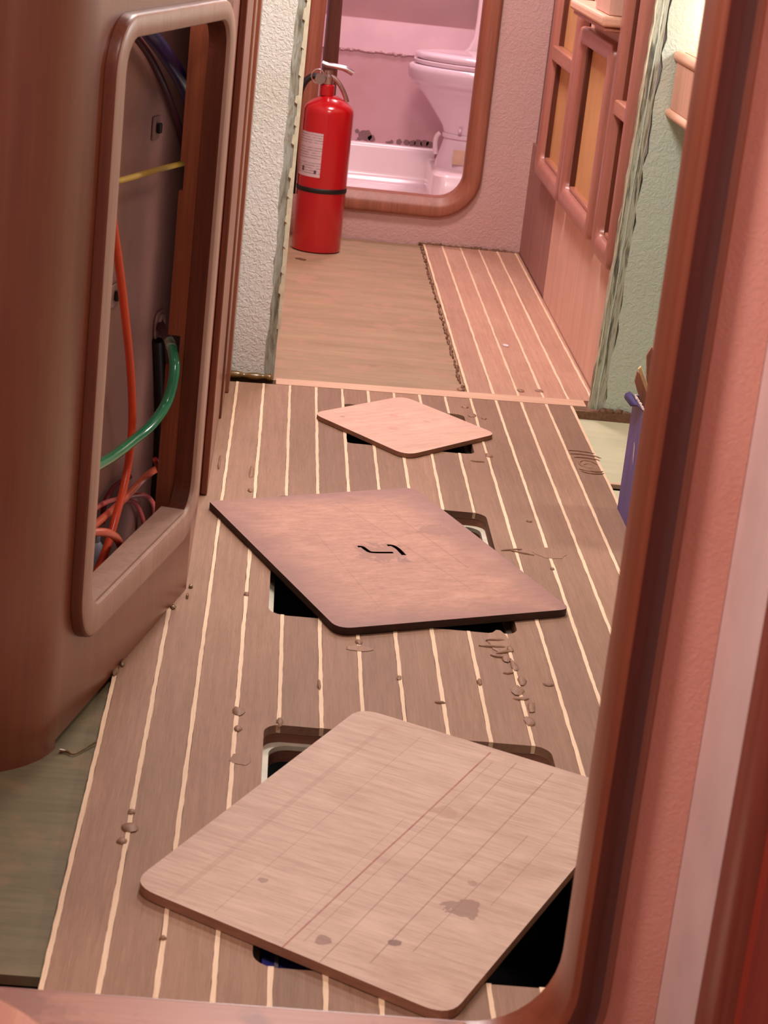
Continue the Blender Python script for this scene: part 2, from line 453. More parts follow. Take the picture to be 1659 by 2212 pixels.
# the short inner-edge pieces running behind the cabinet corner are hidden by it, the last row on the left is strip only
def strip(i, ya, fyb, name='inlay_strip'):
    x = strip_x[i]
    for poly in cut_pieces(x-W2, x+W2, ya, fyb):
        ys = [p[1] for p in poly]; lo, hi = min(ys), max(ys)
        n = max(2, int((hi-lo)/.012)); L, Rr = [], []
        jl = jr = 0
        for k in range(n+1):
            y = lo+(hi-lo)*k/n
            jl = jl*.6+random.uniform(-.0004, .0004); jr = jr*.6+random.uniform(-.0004, .0004)
            L.append((x-W2+jl, y)); Rr.append((x+W2+jr, y))
        mb = MB(); mb.prism(Rr+L[::-1], -.012, .0006, XY); mb.build(name, M['strip'], floor)
for i in range(16):
    strip(i, 1.72, THR)
RY = lambda x: 6.592
for i in range(11, 16):
    a, b = strip_x[i]+W2+.0003, strip_x[i+1]-W2-.0003
    MB().prism([(a, THF(a)), (b, THF(b)), (b, 6.592), (a, 6.592)], -.013, random.uniform(-.0003, .0003), XY).build('plank', M['plank_rear'], floor)
a = strip_x[16]+W2+.0003
MB().prism([(a, 4.70), (.797, 4.70), (.800, 6.592), (a, 6.592)], -.013, 0, XY).build('plank', M['plank_rear'], floor)
for i in range(11, 17):
    x = strip_x[i]; L, Rr = [], []; jl = jr = 0
    for k in range(121):
        y = THF(x)+(6.592-THF(x))*k/120
        jl = jl*.6+random.uniform(-.0005, .0005); jr = jr*.6+random.uniform(-.0005, .0005)
        L.append((x-W2+jl, y)); Rr.append((x+W2+jr, y))
    MB().prism(Rr+L[::-1], -.012, .0006, XY).build('inlay_strip', M['strip'], floor)
# pale batten across the doorway
MB().prism([(.036, THR(.036)+.001), (.765, THR(.765)+.001), (.765, THF(.765)-.001), (.036, THF(.036)-.001)], -.013, .0012, XY).build('threshold_batten', M['batten'], floor)

def sub_panel(x0, x1, y0, y1, mat, z=-.0135, th=.0125):
    """plywood panel below the planks with the hatch openings cut through"""
    hs = sorted([h for h in HOLES if x0 < h[0] and h[1] < x1 and y0 < h[2] and h[3] < y1], key=lambda h: h[2])
    mb = MB(); y = y0
    if not hs: mb.box(x0, x1, y0, y1, z-th, z)
    else:
        # comb outline: one slit joins each opening to the left side
        outl = [(x0, y0), (x1, y0), (x1, y1), (x0, y1)]
        for h in hs[::-1]:
            ym = (h[2]+h[3])/2; r = rrect(*h, 6)
            st = min(range(len(r)), key=lambda k: abs(r[k][0]-h[0])+abs(r[k][1]-(h[3]-h[4])))
            loop = r[st:]+r[:st]
            outl += [(x0, loop[0][1]+.0)] + loop[::-1]*0 + [loop[0]] + loop[::-1][:-1] + [(loop[0][0], loop[0][1]-.0004), (x0, loop[0][1]-.0004)]
        mb.prism(outl, z-th, z, XY)
    return mb.build('subfloor_panel', mat, floor)
sub_panel(-.17, .738, 1.70, 4.56, M['ply_edge'])
MB().box(-.60, -.1745, 1.945, 2.93, -.0265, -.0145).build('subfloor_panel', M['sub'], floor)
MB().box(-.35, .4850, 4.62, 6.592, -.0265, -.006).build('subfloor_panel', M['sub_rear'], floor)
MB().prism([(.7335, 4.075), (1.99, 4.075), (1.99, 4.585), (.7335, 4.585)], -.033, -.0215, XY).build('subfloor_panel', M['sub_pale'], floor)
MB().box(.7335, 1.99, 4.062, 4.0745, -.030, -.0210).build('subfloor_edge', M['batten'], floor)
MB().box(.7335, 1.99, 1.70, 4.020, -.033, -.0215).build('subfloor_panel', M['sub_pale'], floor)
MB().box(.47, .86, 4.62, 6.592, -.0265, -.0135).build('subfloor_panel', M['ply_edge'], floor)
# hull below: black bilge tray
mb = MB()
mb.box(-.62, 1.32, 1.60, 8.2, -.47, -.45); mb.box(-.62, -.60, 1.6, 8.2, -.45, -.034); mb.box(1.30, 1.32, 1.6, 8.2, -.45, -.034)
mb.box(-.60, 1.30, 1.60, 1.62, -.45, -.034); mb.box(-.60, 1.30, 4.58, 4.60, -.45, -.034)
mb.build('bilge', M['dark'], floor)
for h in HOLES:     # painted white lip below each opening
    i0 = rrect(h[0]+.009, h[1]-.009, h[2]+.004, h[3]-.010, .030, 6); o0 = rrect(h[0]-.002, h[1]+.002, h[2]-.002, h[3]+.002, h[4]+.002, 6)
    lp = MB().ring(o0, i0, -.033, -.0262, XY).build('hatch_lip', M['lip'], floor)
    i1 = rrect(h[0]+.0095, h[1]-.0095, h[2]+.0045, h[3]-.0105, .030, 6)
    o1 = rrect(h[0]-.004, h[1]+.004, h[2]-.004, h[3]+.004, .03, 6)
    MB().ring(o1, i1, -.050, -.0332, XY).build('hatch_curb', M['ply_edge'], lp)
# front floor beyond the sill, under the photographer
MB().box(-.9, 1.0, -1.0, 1.60, -.02, 0).build('plank_apron', M['plank'], floor)

# epoxy squeeze-out, drips and smears
BL = [(-.001, 3.842, .005, .046), (-.066, 3.886, .003, .05), (-.001, 3.719, .005, .012), (.011, 2.665, .009, .016), (.012, 2.605, .006, .010),
      (-.110, 2.281, .011, .014), (-.116, 2.244, .007, .009), (-.112, 2.324, .005, .007), (.189, 2.974, .006, .010), (.009, 3.146, .005, .010),
      (.491, 4.117, .009, .016), (.462, 4.066, .016, .005), (.47, 4.509, .009, .012), (.506, 4.42, .006, .010), (.481, 4.439, .010, .020),
      (.476, 2.864, .009, .006), (.545, 3.413, .004, .008), (.532, 3.682, .006, .006), (.619, 4.713, .010, .012), (.666, 4.731, .010, .014),
      (.47, 4.672, .008, .012), (.303, 2.758, .008, .004), (.126, 2.788, .003, .020), (.432, 2.716, .009, .018), (.425, 2.83, .010, .02), (.420, 2.956, .008, .014),
      (.07, 2.641, .005, .014), (.43, 3.00, .006, .012), (.247, 2.84, .004, .008), (.069, 2.03, .004, .006), (-.052, 2.02, .004, .006), (.369, 2.85, .004, .014)]
for x, y, rx, ry in BL:
    mb = MB(); mb.ball((x, y, .0005), 1, rx, ry, .0032, 0, .18, 9, 5); mb.build('epoxy_blob', M['epoxy'], floor, smooth=True, ang=60)
for x, y, rx, ry in [(.02, 2.508, .016, .020), (.189, 2.947, .022, .012), (.55, 3.50, .03, .03), (.415, 3.03, .02, .05)]:
    pts = [(x+rx*math.cos(t*math.pi/8)*random.uniform(.8, 1.1), y+ry*math.sin(t*math.pi/8)*random.uniform(.8, 1.1)) for t in range(16)]
    MB().prism(pts, .0001, .0009, XY).build('epoxy_smear', M['plank'], floor)
# swirled epoxy patch by the right hand edge of the planking
def arcpts(cx, cy, rx, ry, a0, a1, n=7, z=.0012):
    return [(cx+rx*math.cos(math.radians(a0+(a1-a0)*k/n))+random.uniform(-.001, .001), cy+ry*math.sin(math.radians(a0+(a1-a0)*k/n)), z) for k in range(n+1)]
MB().ball((.702, 4.105, -.001), 1, .027, .058, .0030, .05, .12, 14, 5).build('epoxy_patch', M['epoxy'], floor, smooth=True, ang=70)
for A in [(.704, 4.115, .020, .030, 20, 300), (.702, 4.105, .011, .014, 0, 330), (.700, 4.150, .034, .020, 10, 130), (.696, 4.165, .045, .030, 20, 120), (.706, 4.085, .028, .018, 200, 330), (.706, 4.070, .026, .018, 200, 330), (.690, 4.190, .05, .03, 40, 110)]:
    MB().tube(arcpts(*A), lambda t: .0006+.0018*math.sin(math.pi*t), 6, sub=2).build('epoxy_ridge', M['epoxy'], floor, smooth=True, ang=70)
for x, y, rx, ry, a in [(.410, 3.035, .018, .004, .3), (.404, 3.005, .022, .004, .1), (.418, 2.985, .016, .005, .5), (.405, 2.965, .012, .004, -.4), (.430, 2.93, .006, .022, .1), (.418, 2.90, .010, .005, .6),
                        (.436, 2.87, .007, .02, 0), (.428, 2.80, .012, .006, .2), (.440, 2.77, .006, .022, -.1), (.48, 3.50, .022, .003, .4), (.50, 3.487, .022, .003, -.3)]:
    MB().ball((x, y, .0006), 1, rx, ry, .0030, a, .2, 9, 5).build('epoxy_ridge', M['epoxy'], floor, smooth=True, ang=60)
# crusty squeeze-out along the rear planking
mb = MB()
for k in range(60):
    y = 4.66+k*.032+random.uniform(-.01, .01); r = random.uniform(.002, .0055)
    mb.ball((.480-random.uniform(0, .005), y, -.004), 1, r, random.uniform(.008, .020), .005, 0, .25, 7, 4)
mb.build('epoxy_edge_crust', M['crust'], floor, smooth=True, ang=60)['kind'] = 'stuff'
mb = MB()
for k in range(34):
    x = .475+k*.0098; mb.ball((x, 6.588, 0.0), 1, random.uniform(.005, .010), .006, random.uniform(.003, .009), 0, .3, 7, 4)
mb.build('epoxy_wall_crust', M['crust'], floor, smooth=True, ang=60)['kind'] = 'stuff'
for pts, r in [([(-.082, 4.592, .003), (-.05, 4.590, .006), (-.02, 4.589, .005), (.012, 4.588, .007), (.026, 4.588, .004)], lambda t: .006+.004*abs(math.sin(9*t))),]:
    MB().tube(pts, r, 10).build('epoxy_bead', M['amber'], floor, smooth=True, ang=80)
for x, y, rx, ry in [(-.083, 3.158, .004, .006), (-.086, 3.112, .003, .012), (-.106, 3.055, .005, .008), (-.172, 2.775, .005, .02), (-.164, 2.81, .004, .02)]:
    MB().ball((x, y, .001), 1, rx, ry, .004, 0, .2, 8, 5).build('epoxy_drip', M['amber'], floor, smooth=True, ang=60)
mb = MB(); mb.tube([(-.178, 2.545, -.010), (-.195, 2.515, -.011), (-.204, 2.505, -.0115), (-.212, 2.512, -.0115), (-.222, 2.512, -.011)], lambda t: .0011+.0028*max(0, t-.55)*1.6, 8)
tag(mb.build('epoxy_drip', M['amber'], floor, smooth=True, ang=80), 'thin brown drip ending in a knob')
# ------------------------------------------------------------------ partition across the cabin
CEIL = 1.9
def wavy(x, z0, z1, n, amp):
    j = 0; out = []
    for k in range(n+1):
        j = j*.5+random.uniform(-amp, amp); out.append((x+j, z0+(z1-z0)*k/n))
    return out
wl = struct(empty('wall_centre_left', (-.3, 4.6, 0)), 'textured white partition left of the inner doorway', 'wall')
e = wavy(.006, 0, CEIL, 90, .003); e2 = wavy(.0245, 0, CEIL, 90, .0015)
MB().prism([(-.60, 0), (e[0][0], 0)]+e[1:-1]+[(e[-1][0], CEIL), (-.60, CEIL)], 4.600, 4.622, XZ).build('painted_face', M['wall_white'], wl)
M['bare'] = None
s = NT('bare_scraped_edge'); co = s.coords(False)
n1 = s.noise(co, 22, 5, (2.5, 1, .5), .65, .8); n2 = s.noise(co, 60, 4, (2, 1, .3), .6, .5)
col = s.ramp(s.math('ADD', s.math('MULTIPLY', n1, .7), s.math('MULTIPLY', n2, .3)), [(.36, lin(96, 96, 84)), (.46, lin(146, 142, 124)), (.56, lin(166, 170, 160)), (.64, lin(140, 126, 100))])
s.bump(n2, .5, .003); M['bare'] = s.done(col, .7)
MB().prism([(.0, 0), (.030, 0), (.030, CEIL), (.0, CEIL)], 4.6015, 4.622, XZ).build('bare_edge', M['bare'], wl)
M['cream'] = plain('cream_veneer_edge', (212, 204, 176), .5, var=.1, scale=40)
zs = [.13, .30, .33, .52, .56, CEIL]
q = wavy(.0262, .12, CEIL, 60, .0014)
MB().prism(q+[(.0352, CEIL), (.0352, .16), (.030, .12)], 4.5985, 4.6225, XZ).build('veneer_lip', M['cream'], wl)
MB().prism([(.0262, .165), (.031, .10), (.0352, .11), (.0352, .165)][::1], 4.597, 4.6005, XZ).build('loose_veneer', M['cream'], wl)
for k in range(14):
    z = .2+k*.055+random.uniform(-.02, .02); x = .026+random.uniform(-.003, .002); h = random.uniform(.008, .03)
    MB().prism([(x-.003, z), (x+.003, z-.004), (x+.0045, z+h), (x-.0015, z+h*.8)], 4.5965, 4.6, XZ).build('paint_flake', M['cream'], wl)

wr = struct(empty('wall_centre_right', (1.2, 4.6, 0)), 'green grey textured partition right of the inner doorway', 'wall')
lean = lambda z: .769+.0245*min(z, 1.2)
s = NT('cracked_green_edge'); co = s.coords(False)
n1 = s.noise(co, 14, 5, (3.5, 1, .35), .6, 1.0); n2 = s.noise(co, 40, 4, (3, 1, .3), .6, .8)
col = s.ramp(s.math('ADD', s.math('MULTIPLY', n1, .65), s.math('MULTIPLY', n2, .35)), [(.40, lin(84, 84, 74)), (.45, lin(128, 132, 114)), (.50, lin(178, 184, 166)), (.56, lin(160, 164, 146)), (.61, lin(132, 122, 98))])
s.bump(n1, .6, .004); M['bare_green'] = s.done(col, .65)
n = 60
L = [(lean(CEIL*k/n)+random.uniform(-.0016, .0016), CEIL*k/n) for k in range(n+1)]
Rr = [(lean(CEIL*k/n)+.034+random.uniform(-.005, .004), CEIL*k/n) for k in range(n+1)]
MB().prism([(x+.001, z) for x, z in Rr]+[(2.0, CEIL)][:1]*0 + [(2.0, CEIL), (2.0, 0)], 4.600, 4.622, XZ).build('painted_face', M['wall_green'], wr)
MB().prism([(L[0][0], 0), (Rr[0][0]+.006, 0), (Rr[-1][0]+.006, CEIL)]+L[::-1][:-1], 4.6025, 4.622, XZ).build('bare_edge', M['bare_green'], wr)
for side, off in ((0, .0035), (2, .0175)):
    pts = [(lean(CEIL*k/n)+off+random.uniform(-.0012, .0012), CEIL*k/n) for k in range(n+1)]
    wd = (.0035, .0035, .003, .003)[side]
    MB().prism([(x, z) for x, z in pts]+[(x-wd+random.uniform(-.0015, .0015), z) for x, z in pts[::-1]], 4.6012, 4.604, XZ).build('paint_ridge', M['wall_green'] if side else M['cream'], wr)
mb = MB()
for k in range(24):
    mb.ball((.80+k*.019, 4.594, -.003), 1, .014, .006, random.uniform(.005, .012), 0, .3, 7, 4)
mb.build('epoxy_fillet', M['crust'], wr, smooth=True, ang=60)['kind'] = 'stuff'
MB().box(.7335, 1.99, 4.586, 4.599, -.033, -.003).build('plinth', M['crust'], wr)
MB().ball((.884, 4.597, .018), 1, .006, .003, .016, 0, .3, 7, 5).build('brown_scar', M['crust'], wr)

# ------------------------------------------------------------------ room shell
def slab(name, x0, x1, y0, y1, z0, z1, mat, label, cat):
    return struct(MB().box(x0, x1, y0, y1, z0, z1).build(name, mat), label, cat)
slab('ceiling', -1.0, 2.05, -1.05, 8.2, 1.9, 1.93, M['ceil'], 'pale painted cabin ceiling out of view above', 'ceiling')
slab('wall_left', -.42, -.40, 4.63, 6.60, -.03, 1.9, M['wall_pink'], 'pink left wall of the rear passage hidden by the partition', 'wall')
slab('wall_far_right', 2.0, 2.03, 1.67, 4.60, -.03, 1.9, M['wall_green'], 'right hull side of the cabin hidden behind the doorway post', 'wall')
slab('wall_near_left', -.95, -.93, -1.0, 2.40, -.03, 1.9, M['lilac'], 'pale left wall beside the photographer', 'wall')
slab('wall_near_back', -.95, 1.0, -1.03, -1.0, -.03, 1.9, M['lilac'], 'pale wall behind the photographer', 'wall')
def open_wall(xa, xb, zb, y0, y1, x0, x1, z0, z1, r, n=8):
    """wall with a doorway whose lower corners are rounded"""
    mb = MB()
    mb.box(xa, x0, y0, y1, zb, CEIL); mb.box(x1, xb, y0, y1, zb, CEIL); mb.box(x0, x1, y0, y1, z1, CEIL)
    cur = [(x1-r+r*math.sin(math.radians(90*i/n)), z0+r-r*math.cos(math.radians(90*i/n))) for i in range(n, -1, -1)]
    cur += [(x0+r-r*math.sin(math.radians(90*i/n)), z0+r-r*math.cos(math.radians(90*i/n))) for i in range(n+1)]
    mb.prism([(x0, zb), (x1, zb)]+cur, y0, y1, XZ)
    return mb
# rear bulkhead with the head doorway
wb = struct(empty('wall_back', (.3, 6.6, 0)), 'pink textured rear bulkhead around the head doorway', 'wall')
OX0, OX1, OZ = .098, .642, .090
IX0, IX1, IZ = .100, .590, .1505
def arch(x0, x1, z0, z1, r, n=8):
    pts = [(x0, z1), (x0, z0+r)]
    pts = [(x0, z1)] + [(x0+r-r*math.cos(math.radians(90*i/n)), z0+r-r*math.sin(math.radians(90*i/n))) for i in range(n+1)]
    pts += [(x1-r+r*math.sin(math.radians(90*i/n)), z0+r-r*math.cos(math.radians(90*i/n))) for i in range(n+1)] + [(x1, z1)]
    return pts
mb = open_wall(-.42, .84, -.03, 6.60, 6.63, .056, .640, .100, 1.75, .12)
mb.build('painted_face', M['wall_pink'], wb)
# doorway trim of the head
def frame_u(mb, outer, inner, y0, y1, rnd, cham=None, edge=None):
    """U shaped frame with rounded front edges; outer/inner are open polylines of equal length"""
    n = len(outer); prof = []
    def P(t, y): return [(o[0]+(i[0]-o[0])*t, y, o[1]+(i[1]-o[1])*t) for o, i in zip(outer, inner)]
    wdt = (Vector(outer[0])-Vector(inner[0])).length
    k = min(rnd/wdt, .45); d = rnd
    loops = [P(0, y1), P(0, y0+d), P(.25*k, y0+.35*d), P(k, y0), P(1-k, y0), P(1-.25*k, y0+.35*d), P(1, y0+d), P(1, y1)]
    if edge: loops[1:4] = [P(0, y0+.010), P(edge*.4, y0+.004), P(edge, y0)]
    if cham: loops[4:7] = [P(1-cham/wdt-.05, y0), P(1-cham/wdt+.05, y0+.003), P(1, y0+cham)]
    # transpose to go along the frame
    return mb.loft([[L[i] for L in loops] for i in range(n)], closed=True, caps=True)
tr = struct(empty('trim_1', (.35, 6.6, 0)), 'teak trim with a rounded corner around the head doorway', 'trim')
mb = MB(); o_ = arch(.051, .650, .089, 1.70, .145); i_ = arch(.100, .594, .1515, 1.70, .082)
frame_u(mb, o_, i_, 6.578, 6.66, .008, .020); mb.build('door_frame', wood('red_teak_trim', (138, 82, 62), (170, 108, 84), 'z', 40, .45, .15, .05), tr, smooth=True, ang=50)
# door leaf standing open inside the head, tilted against the frame
mb = MB(); mb.prism([(.112, .16), (.165, .16), (.128, 1.70), (.108, 1.70)], 6.67, 7.05, XZ)
struct(mb.build('door_1', M['teak_dark'], smooth=False), 'dark narrow edge of the open head door behind the extinguisher', 'door')

# ------------------------------------------------------------------ head compartment
slab('wall_head_left', -.02, 0.0, 6.63, 8.1, -.03, 1.9, M['head_wall'], 'left wall inside the head hidden by the trim', 'wall')
slab('wall_head_right', .96, .98, 6.63, 8.1, -.03, 1.9, M['head_wall'], 'right wall inside the head behind the toilet', 'wall')
s = NT('peeling_head_paint'); co = s.coords(False)
sep = s.add('ShaderNodeSeparateXYZ'); s.link(co, sep.inputs[0])
n = s.noise(co, 11, 4, (1, 1, 1.6), .6, .4)
low = s.math('SUBTRACT', 1, s.math('MULTIPLY', s.math('SUBTRACT', sep.outputs['Z'], .19), 9), clamp=True)
pe = s.math('GREATER_THAN', s.math('MULTIPLY', n, low), .585)
big = s.noise(co, 5, 4); base = s.mix(s.math('MULTIPLY', s.math('SUBTRACT', big, .42, clamp=True), 1.6), lin(212, 170, 176), lin(192, 142, 140))
s.bump(s.math('SUBTRACT', s.math('MULTIPLY', s.noise(co, 60, 3), .3), pe), .35, .003)
M['peel'] = s.done(s.mix(pe, base, lin(138, 108, 108)), .5)
wh = struct(empty('wall_head_back', (.4, 7.55, 0)), 'pink back wall of the head with peeling paint', 'wall')
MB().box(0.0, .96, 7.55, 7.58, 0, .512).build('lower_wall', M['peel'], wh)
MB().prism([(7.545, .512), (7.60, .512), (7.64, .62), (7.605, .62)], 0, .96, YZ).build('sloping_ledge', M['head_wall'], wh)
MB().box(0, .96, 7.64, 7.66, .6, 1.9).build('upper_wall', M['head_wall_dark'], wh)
mb = MB()
for k in range(46):
    mb.ball((.12+k*.009, 7.544, .512+random.uniform(-.003, .003)), 1, .008, .003, random.uniform(.002, .005), 0, .3, 6, 4)
mb.build('cracked_caulk', M['head_wall'], wh)['kind'] = 'stuff'
for cx, cz, r in [(.302, .205, .027), (.270, .222, .008), (.325, .200, .014), (.40, .196, .007), (.427, .199, .011), (.455, .199, .012), (.475, .198, .013), (.497, .200, .016), (.520, .202, .016), (.54, .200, .014)]:
    pts = [(cx+r*math.cos(a*math.pi/6)*random.uniform(.75, 1.15), cz+max(-.012, r*math.sin(a*math.pi/6)*random.uniform(.75, 1.15))) for a in range(12)]
    MB().prism(pts, 7.5488, 7.5502, XZ).build('bare_patch', plain('bare_patch', (140, 108, 108), .7), wh)
# molded shower pan
pan = struct(empty('floor_head', (.4, 7.1, .0)), 'white molded shower pan floor of the head', 'floor')
mb = MB(); mb.box(0.001, .959, 6.665, 7.548, .03, .052); mb.build('pan_floor', M['gelcoat'], pan)
prof = [(7.5485, .052), (7.5485, .186), (7.538, .188), (7.530, .183), (7.525, .170), (7.520, .085), (7.510, .062), (7.490, .0535), (7.490, .052)]
mb = MB(); mb.prism(prof, .001, .56, YZ); mb.build('pan_upstand', M['gelcoat'], pan, smooth=True, ang=70)
M['stain'] = plain('tan_stain', (216, 170, 156), .4, var=.06, scale=20)
pl = rrect(.528, .95, 7.06, 7.50, .05, 6)
mb = MB(); mb.loft([[(x, y, .052) for x, y in pl], [(x, y, .155) for x, y in pl], [(.005*0+x+(.008 if x < .7 else -.008), y+(.008 if y < 7.28 else -.008), .163) for x, y in pl]])
mb.build('toilet_plinth', M['gelcoat'], pan, smooth=True, ang=50)
# molded corner panel behind the toilet
pts = [(.955, .52), (.615, .52), (.622, .545), (.640, .565), (.652, .600), (.656, .66), (.656, 1.6), (.955, 1.6)]
struct(MB().prism(pts, 7.49, 7.535, XZ).build('wall_head_corner', M['gelcoat'], bevel=.006), 'white molded corner panel behind the toilet', 'wall')

# toilet: bowl facing left
t = empty('toilet', (.66, 7.28, .163), 'white marine toilet with closed lid beyond the doorway', 'toilet')
TY = 7.28
def egg(cx, rx_f, rx_b, ry, z, n=36, cy=TY):
    L = []
    for i in range(n):
        a = 2*math.pi*i/n; c = math.cos(a)
        L.append((cx+(rx_b if c > 0 else rx_f)*c, cy+ry*math.sin(a), z))
    return L
bowl = [(.665, .100, .10, .075, .285), (.667, .112, .13, .085, .31), (.675, .150, .17, .105, .35), (.685, .195, .19, .130, .395), (.695, .232, .20, .152, .425), (.70, .254, .21, .165, .438),
        (.70, .258, .21, .168, .447), (.70, .268, .21, .176, .452), (.70, .280, .21, .184, .465), (.70, .284, .21, .187, .492), (.70, .282, .21, .186, .508), (.70, .274, .21, .180, .513)]
MB().loft([egg(*b) for b in bowl]).build('bowl', M['porcelain'], t, smooth=True, ang=60)
seat = [(.70, .262, .21, .176, .5145), (.70, .268, .21, .180, .518), (.70, .268, .21, .180, .528), (.70, .262, .21, .176, .531)]
MB().loft([egg(*b) for b in seat]).build('seat', M['porcelain'], t, smooth=True, ang=50)
lid = [(.70, .258, .20, .174, .5325), (.70, .264, .20, .178, .537), (.70, .264, .20, .178, .549), (.70, .256, .20, .172, .556), (.70, .20, .16, .13, .561), (.70, .08, .08, .05, .563)]
MB().loft([egg(*b) for b in lid]).build('lid', M['porcelain'], t, smooth=True, ang=50)
base = [(.662, .118, .12, .090, .163), (.662, .116, .12, .088, .18), (.664, .105, .11, .080, .23), (.665, .097, .10, .074, .268)]
pd = MB().loft([egg(*b) for b in base]).build('pedestal', M['porcelain'], t, smooth=True, ang=60)
MB().loft([egg(.665, .104, .11, .080, .268), egg(.665, .104, .11, .080, .2845)]).build('collar', M['porcelain'], t, bevel=.003)
mb = MB(); mb.ball((.615, TY-.083, .302), .008, 1, 1, 1, 0, 0, 10, 6); mb.build('bolt_cap', M['porcelain'], pd, smooth=True)
MB().box(.60, .66, TY-.0905, TY-.084, .185, .235).build('sticker', plain('yellowed_sticker', (222, 186, 160), .5), pd)
MB().tube([(.556, TY+.03, .275), (.545, TY+.03, .262), (.542, TY+.03, .235), (.548, TY+.03, .20)], .009, 10).build('hose', M['gelcoat'], t, smooth=True)

# ------------------------------------------------------------------ fire extinguisher
EX, EY = .1345, 6.335
fe = empty('fire_extinguisher', (EX, EY, -.0055), 'red fire extinguisher standing on bare floor behind the partition', 'fire extinguisher')
pr = [(.066, -.0055), (.0755, -.002), (.0765, .006), (.0765, .418), (.0758, .428), (.072, .438), (.062, .448), (.046, .459), (.031, .467), (.0245, .470)]
MB().lathe(pr, EX, EY, 56).build('cylinder', M['red'], fe, smooth=True, ang=50)
MB().lathe([(.0215, .4702), (.0225, .474), (.0225, .500), (.019, .504)], EX-.012, EY, 28).build('neck', M['red'], fe, smooth=True)
MB().lathe([(.0768, .180), (.0782, .182), (.0782, .193), (.0768, .195)], EX, EY, 56).build('black_band', M['black'], fe, smooth=True)
M_ = M['chrome']
mb = MB(); mb.lathe([(.017, .5045), (.018, .508), (.018, .528), (.012, .534), (.012, .545)], EX-.012, EY, 20)
vv = mb.build('valve', M_, fe, smooth=True)
mb = MB(); mb.tube([(EX-.034, EY-.004, .566), (EX-.02, EY-.004, .562), (EX+.005, EY-.004, .560), (EX+.035, EY-.004, .556), (EX+.062, EY-.004, .545)], lambda t: .009+.003*t, 12, flat=.8)
mb.build('squeeze_lever', M_, fe, smooth=True)
mb = MB(); mb.tube([(EX-.004, EY-.004, .528), (EX+.012, EY-.004, .520), (EX+.030, EY-.004, .500), (EX+.044, EY-.004, .476), (EX+.052, EY-.004, .456)], .0075, 12)
mb.build('carry_handle', M_, fe, smooth=True)
ring = [(EX-.044+.019*math.cos(a*math.pi/8), EY-.024, .527+.021*math.sin(a*math.pi/8)) for a in range(17)]
MB().tube(ring, .0024, 8, sub=2).build('pin_ring', M_, vv, smooth=True)
mb = MB(); mb.lathe([(.016, EY-.028), (.0165, EY-.020), (.010, EY-.012)], EX-.036, 0, 18, axis='y', cz=.520); mb.build('pressure_gauge', M_, vv, smooth=True)
mb = MB(); mb.tube([(EX-.028, EY+.008, .520), (EX-.060, EY+.01, .522), (EX-.085, EY+.01, .495), (EX-.095, EY+.01, .44), (EX-.093, EY+.01, .30), (EX-.088, EY+.01, .16)], .010, 10)
mb.build('discharge_hose', M['black'], fe, smooth=True)
# paper label wrapped on the front-left of the cylinder
mb = MB(); lo_, hi_, rr = [], [], .0769
for k in range(15):
    a = math.radians(178+k*(84/14)); lo_.append((EX+rr*math.cos(a), EY+rr*math.sin(a), .228)); hi_.append((EX+rr*math.cos(a), EY+rr*math.sin(a), .362))
inn = [(EX+(x-EX)*.996, EY+(y-EY)*.996, z) for x, y, z in lo_]; inh = [(EX+(x-EX)*.996, EY+(y-EY)*.996, z) for x, y, z in hi_]
mb.loft([lo_+inn[::-1], hi_+inh[::-1]]); lb = mb.build('label', M['label'], fe, smooth=True, ang=40)
for z0, z1, a0, a1 in [(.238, .249, 247, 253), (.243, .258, 212, 219)]:
    mb = MB(); A = [math.radians(a0+(a1-a0)*k/4) for k in range(5)]
    L1 = [(EX+.0772*math.cos(a), EY+.0772*math.sin(a), z0) for a in A]+[(EX+.0766*math.cos(a), EY+.0766*math.sin(a), z0) for a in A[::-1]]
    mb.loft([L1, [(x, y, z1) for x, y, z in L1]]); mb.build('label_symbol', plain('label_ink', (90, 74, 84), .5), lb)

# ------------------------------------------------------------------ locker wall on the right of the passage
wv = struct(empty('wall_right', (.82, 5.6, 0)), 'teak panelled locker wall along the right of the passage', 'wall')
MB().box(.803, .82, 5.872, 6.60, -.02, .36).build('lower_panel', M['veneer_mauve'], wv)
MB().box(.8005, .82, 4.63, 5.868, -.02, .36).build('lower_panel', M['veneer'], wv)
MB().box(.8125, .82, 4.63, 6.60, .362, 1.90).build('upper_backing', M['teak_dark'], wv)
MB().box(.8005, .812, 5.012, 5.622, .775, 1.90).build('upper_panel', M['veneer'], wv)

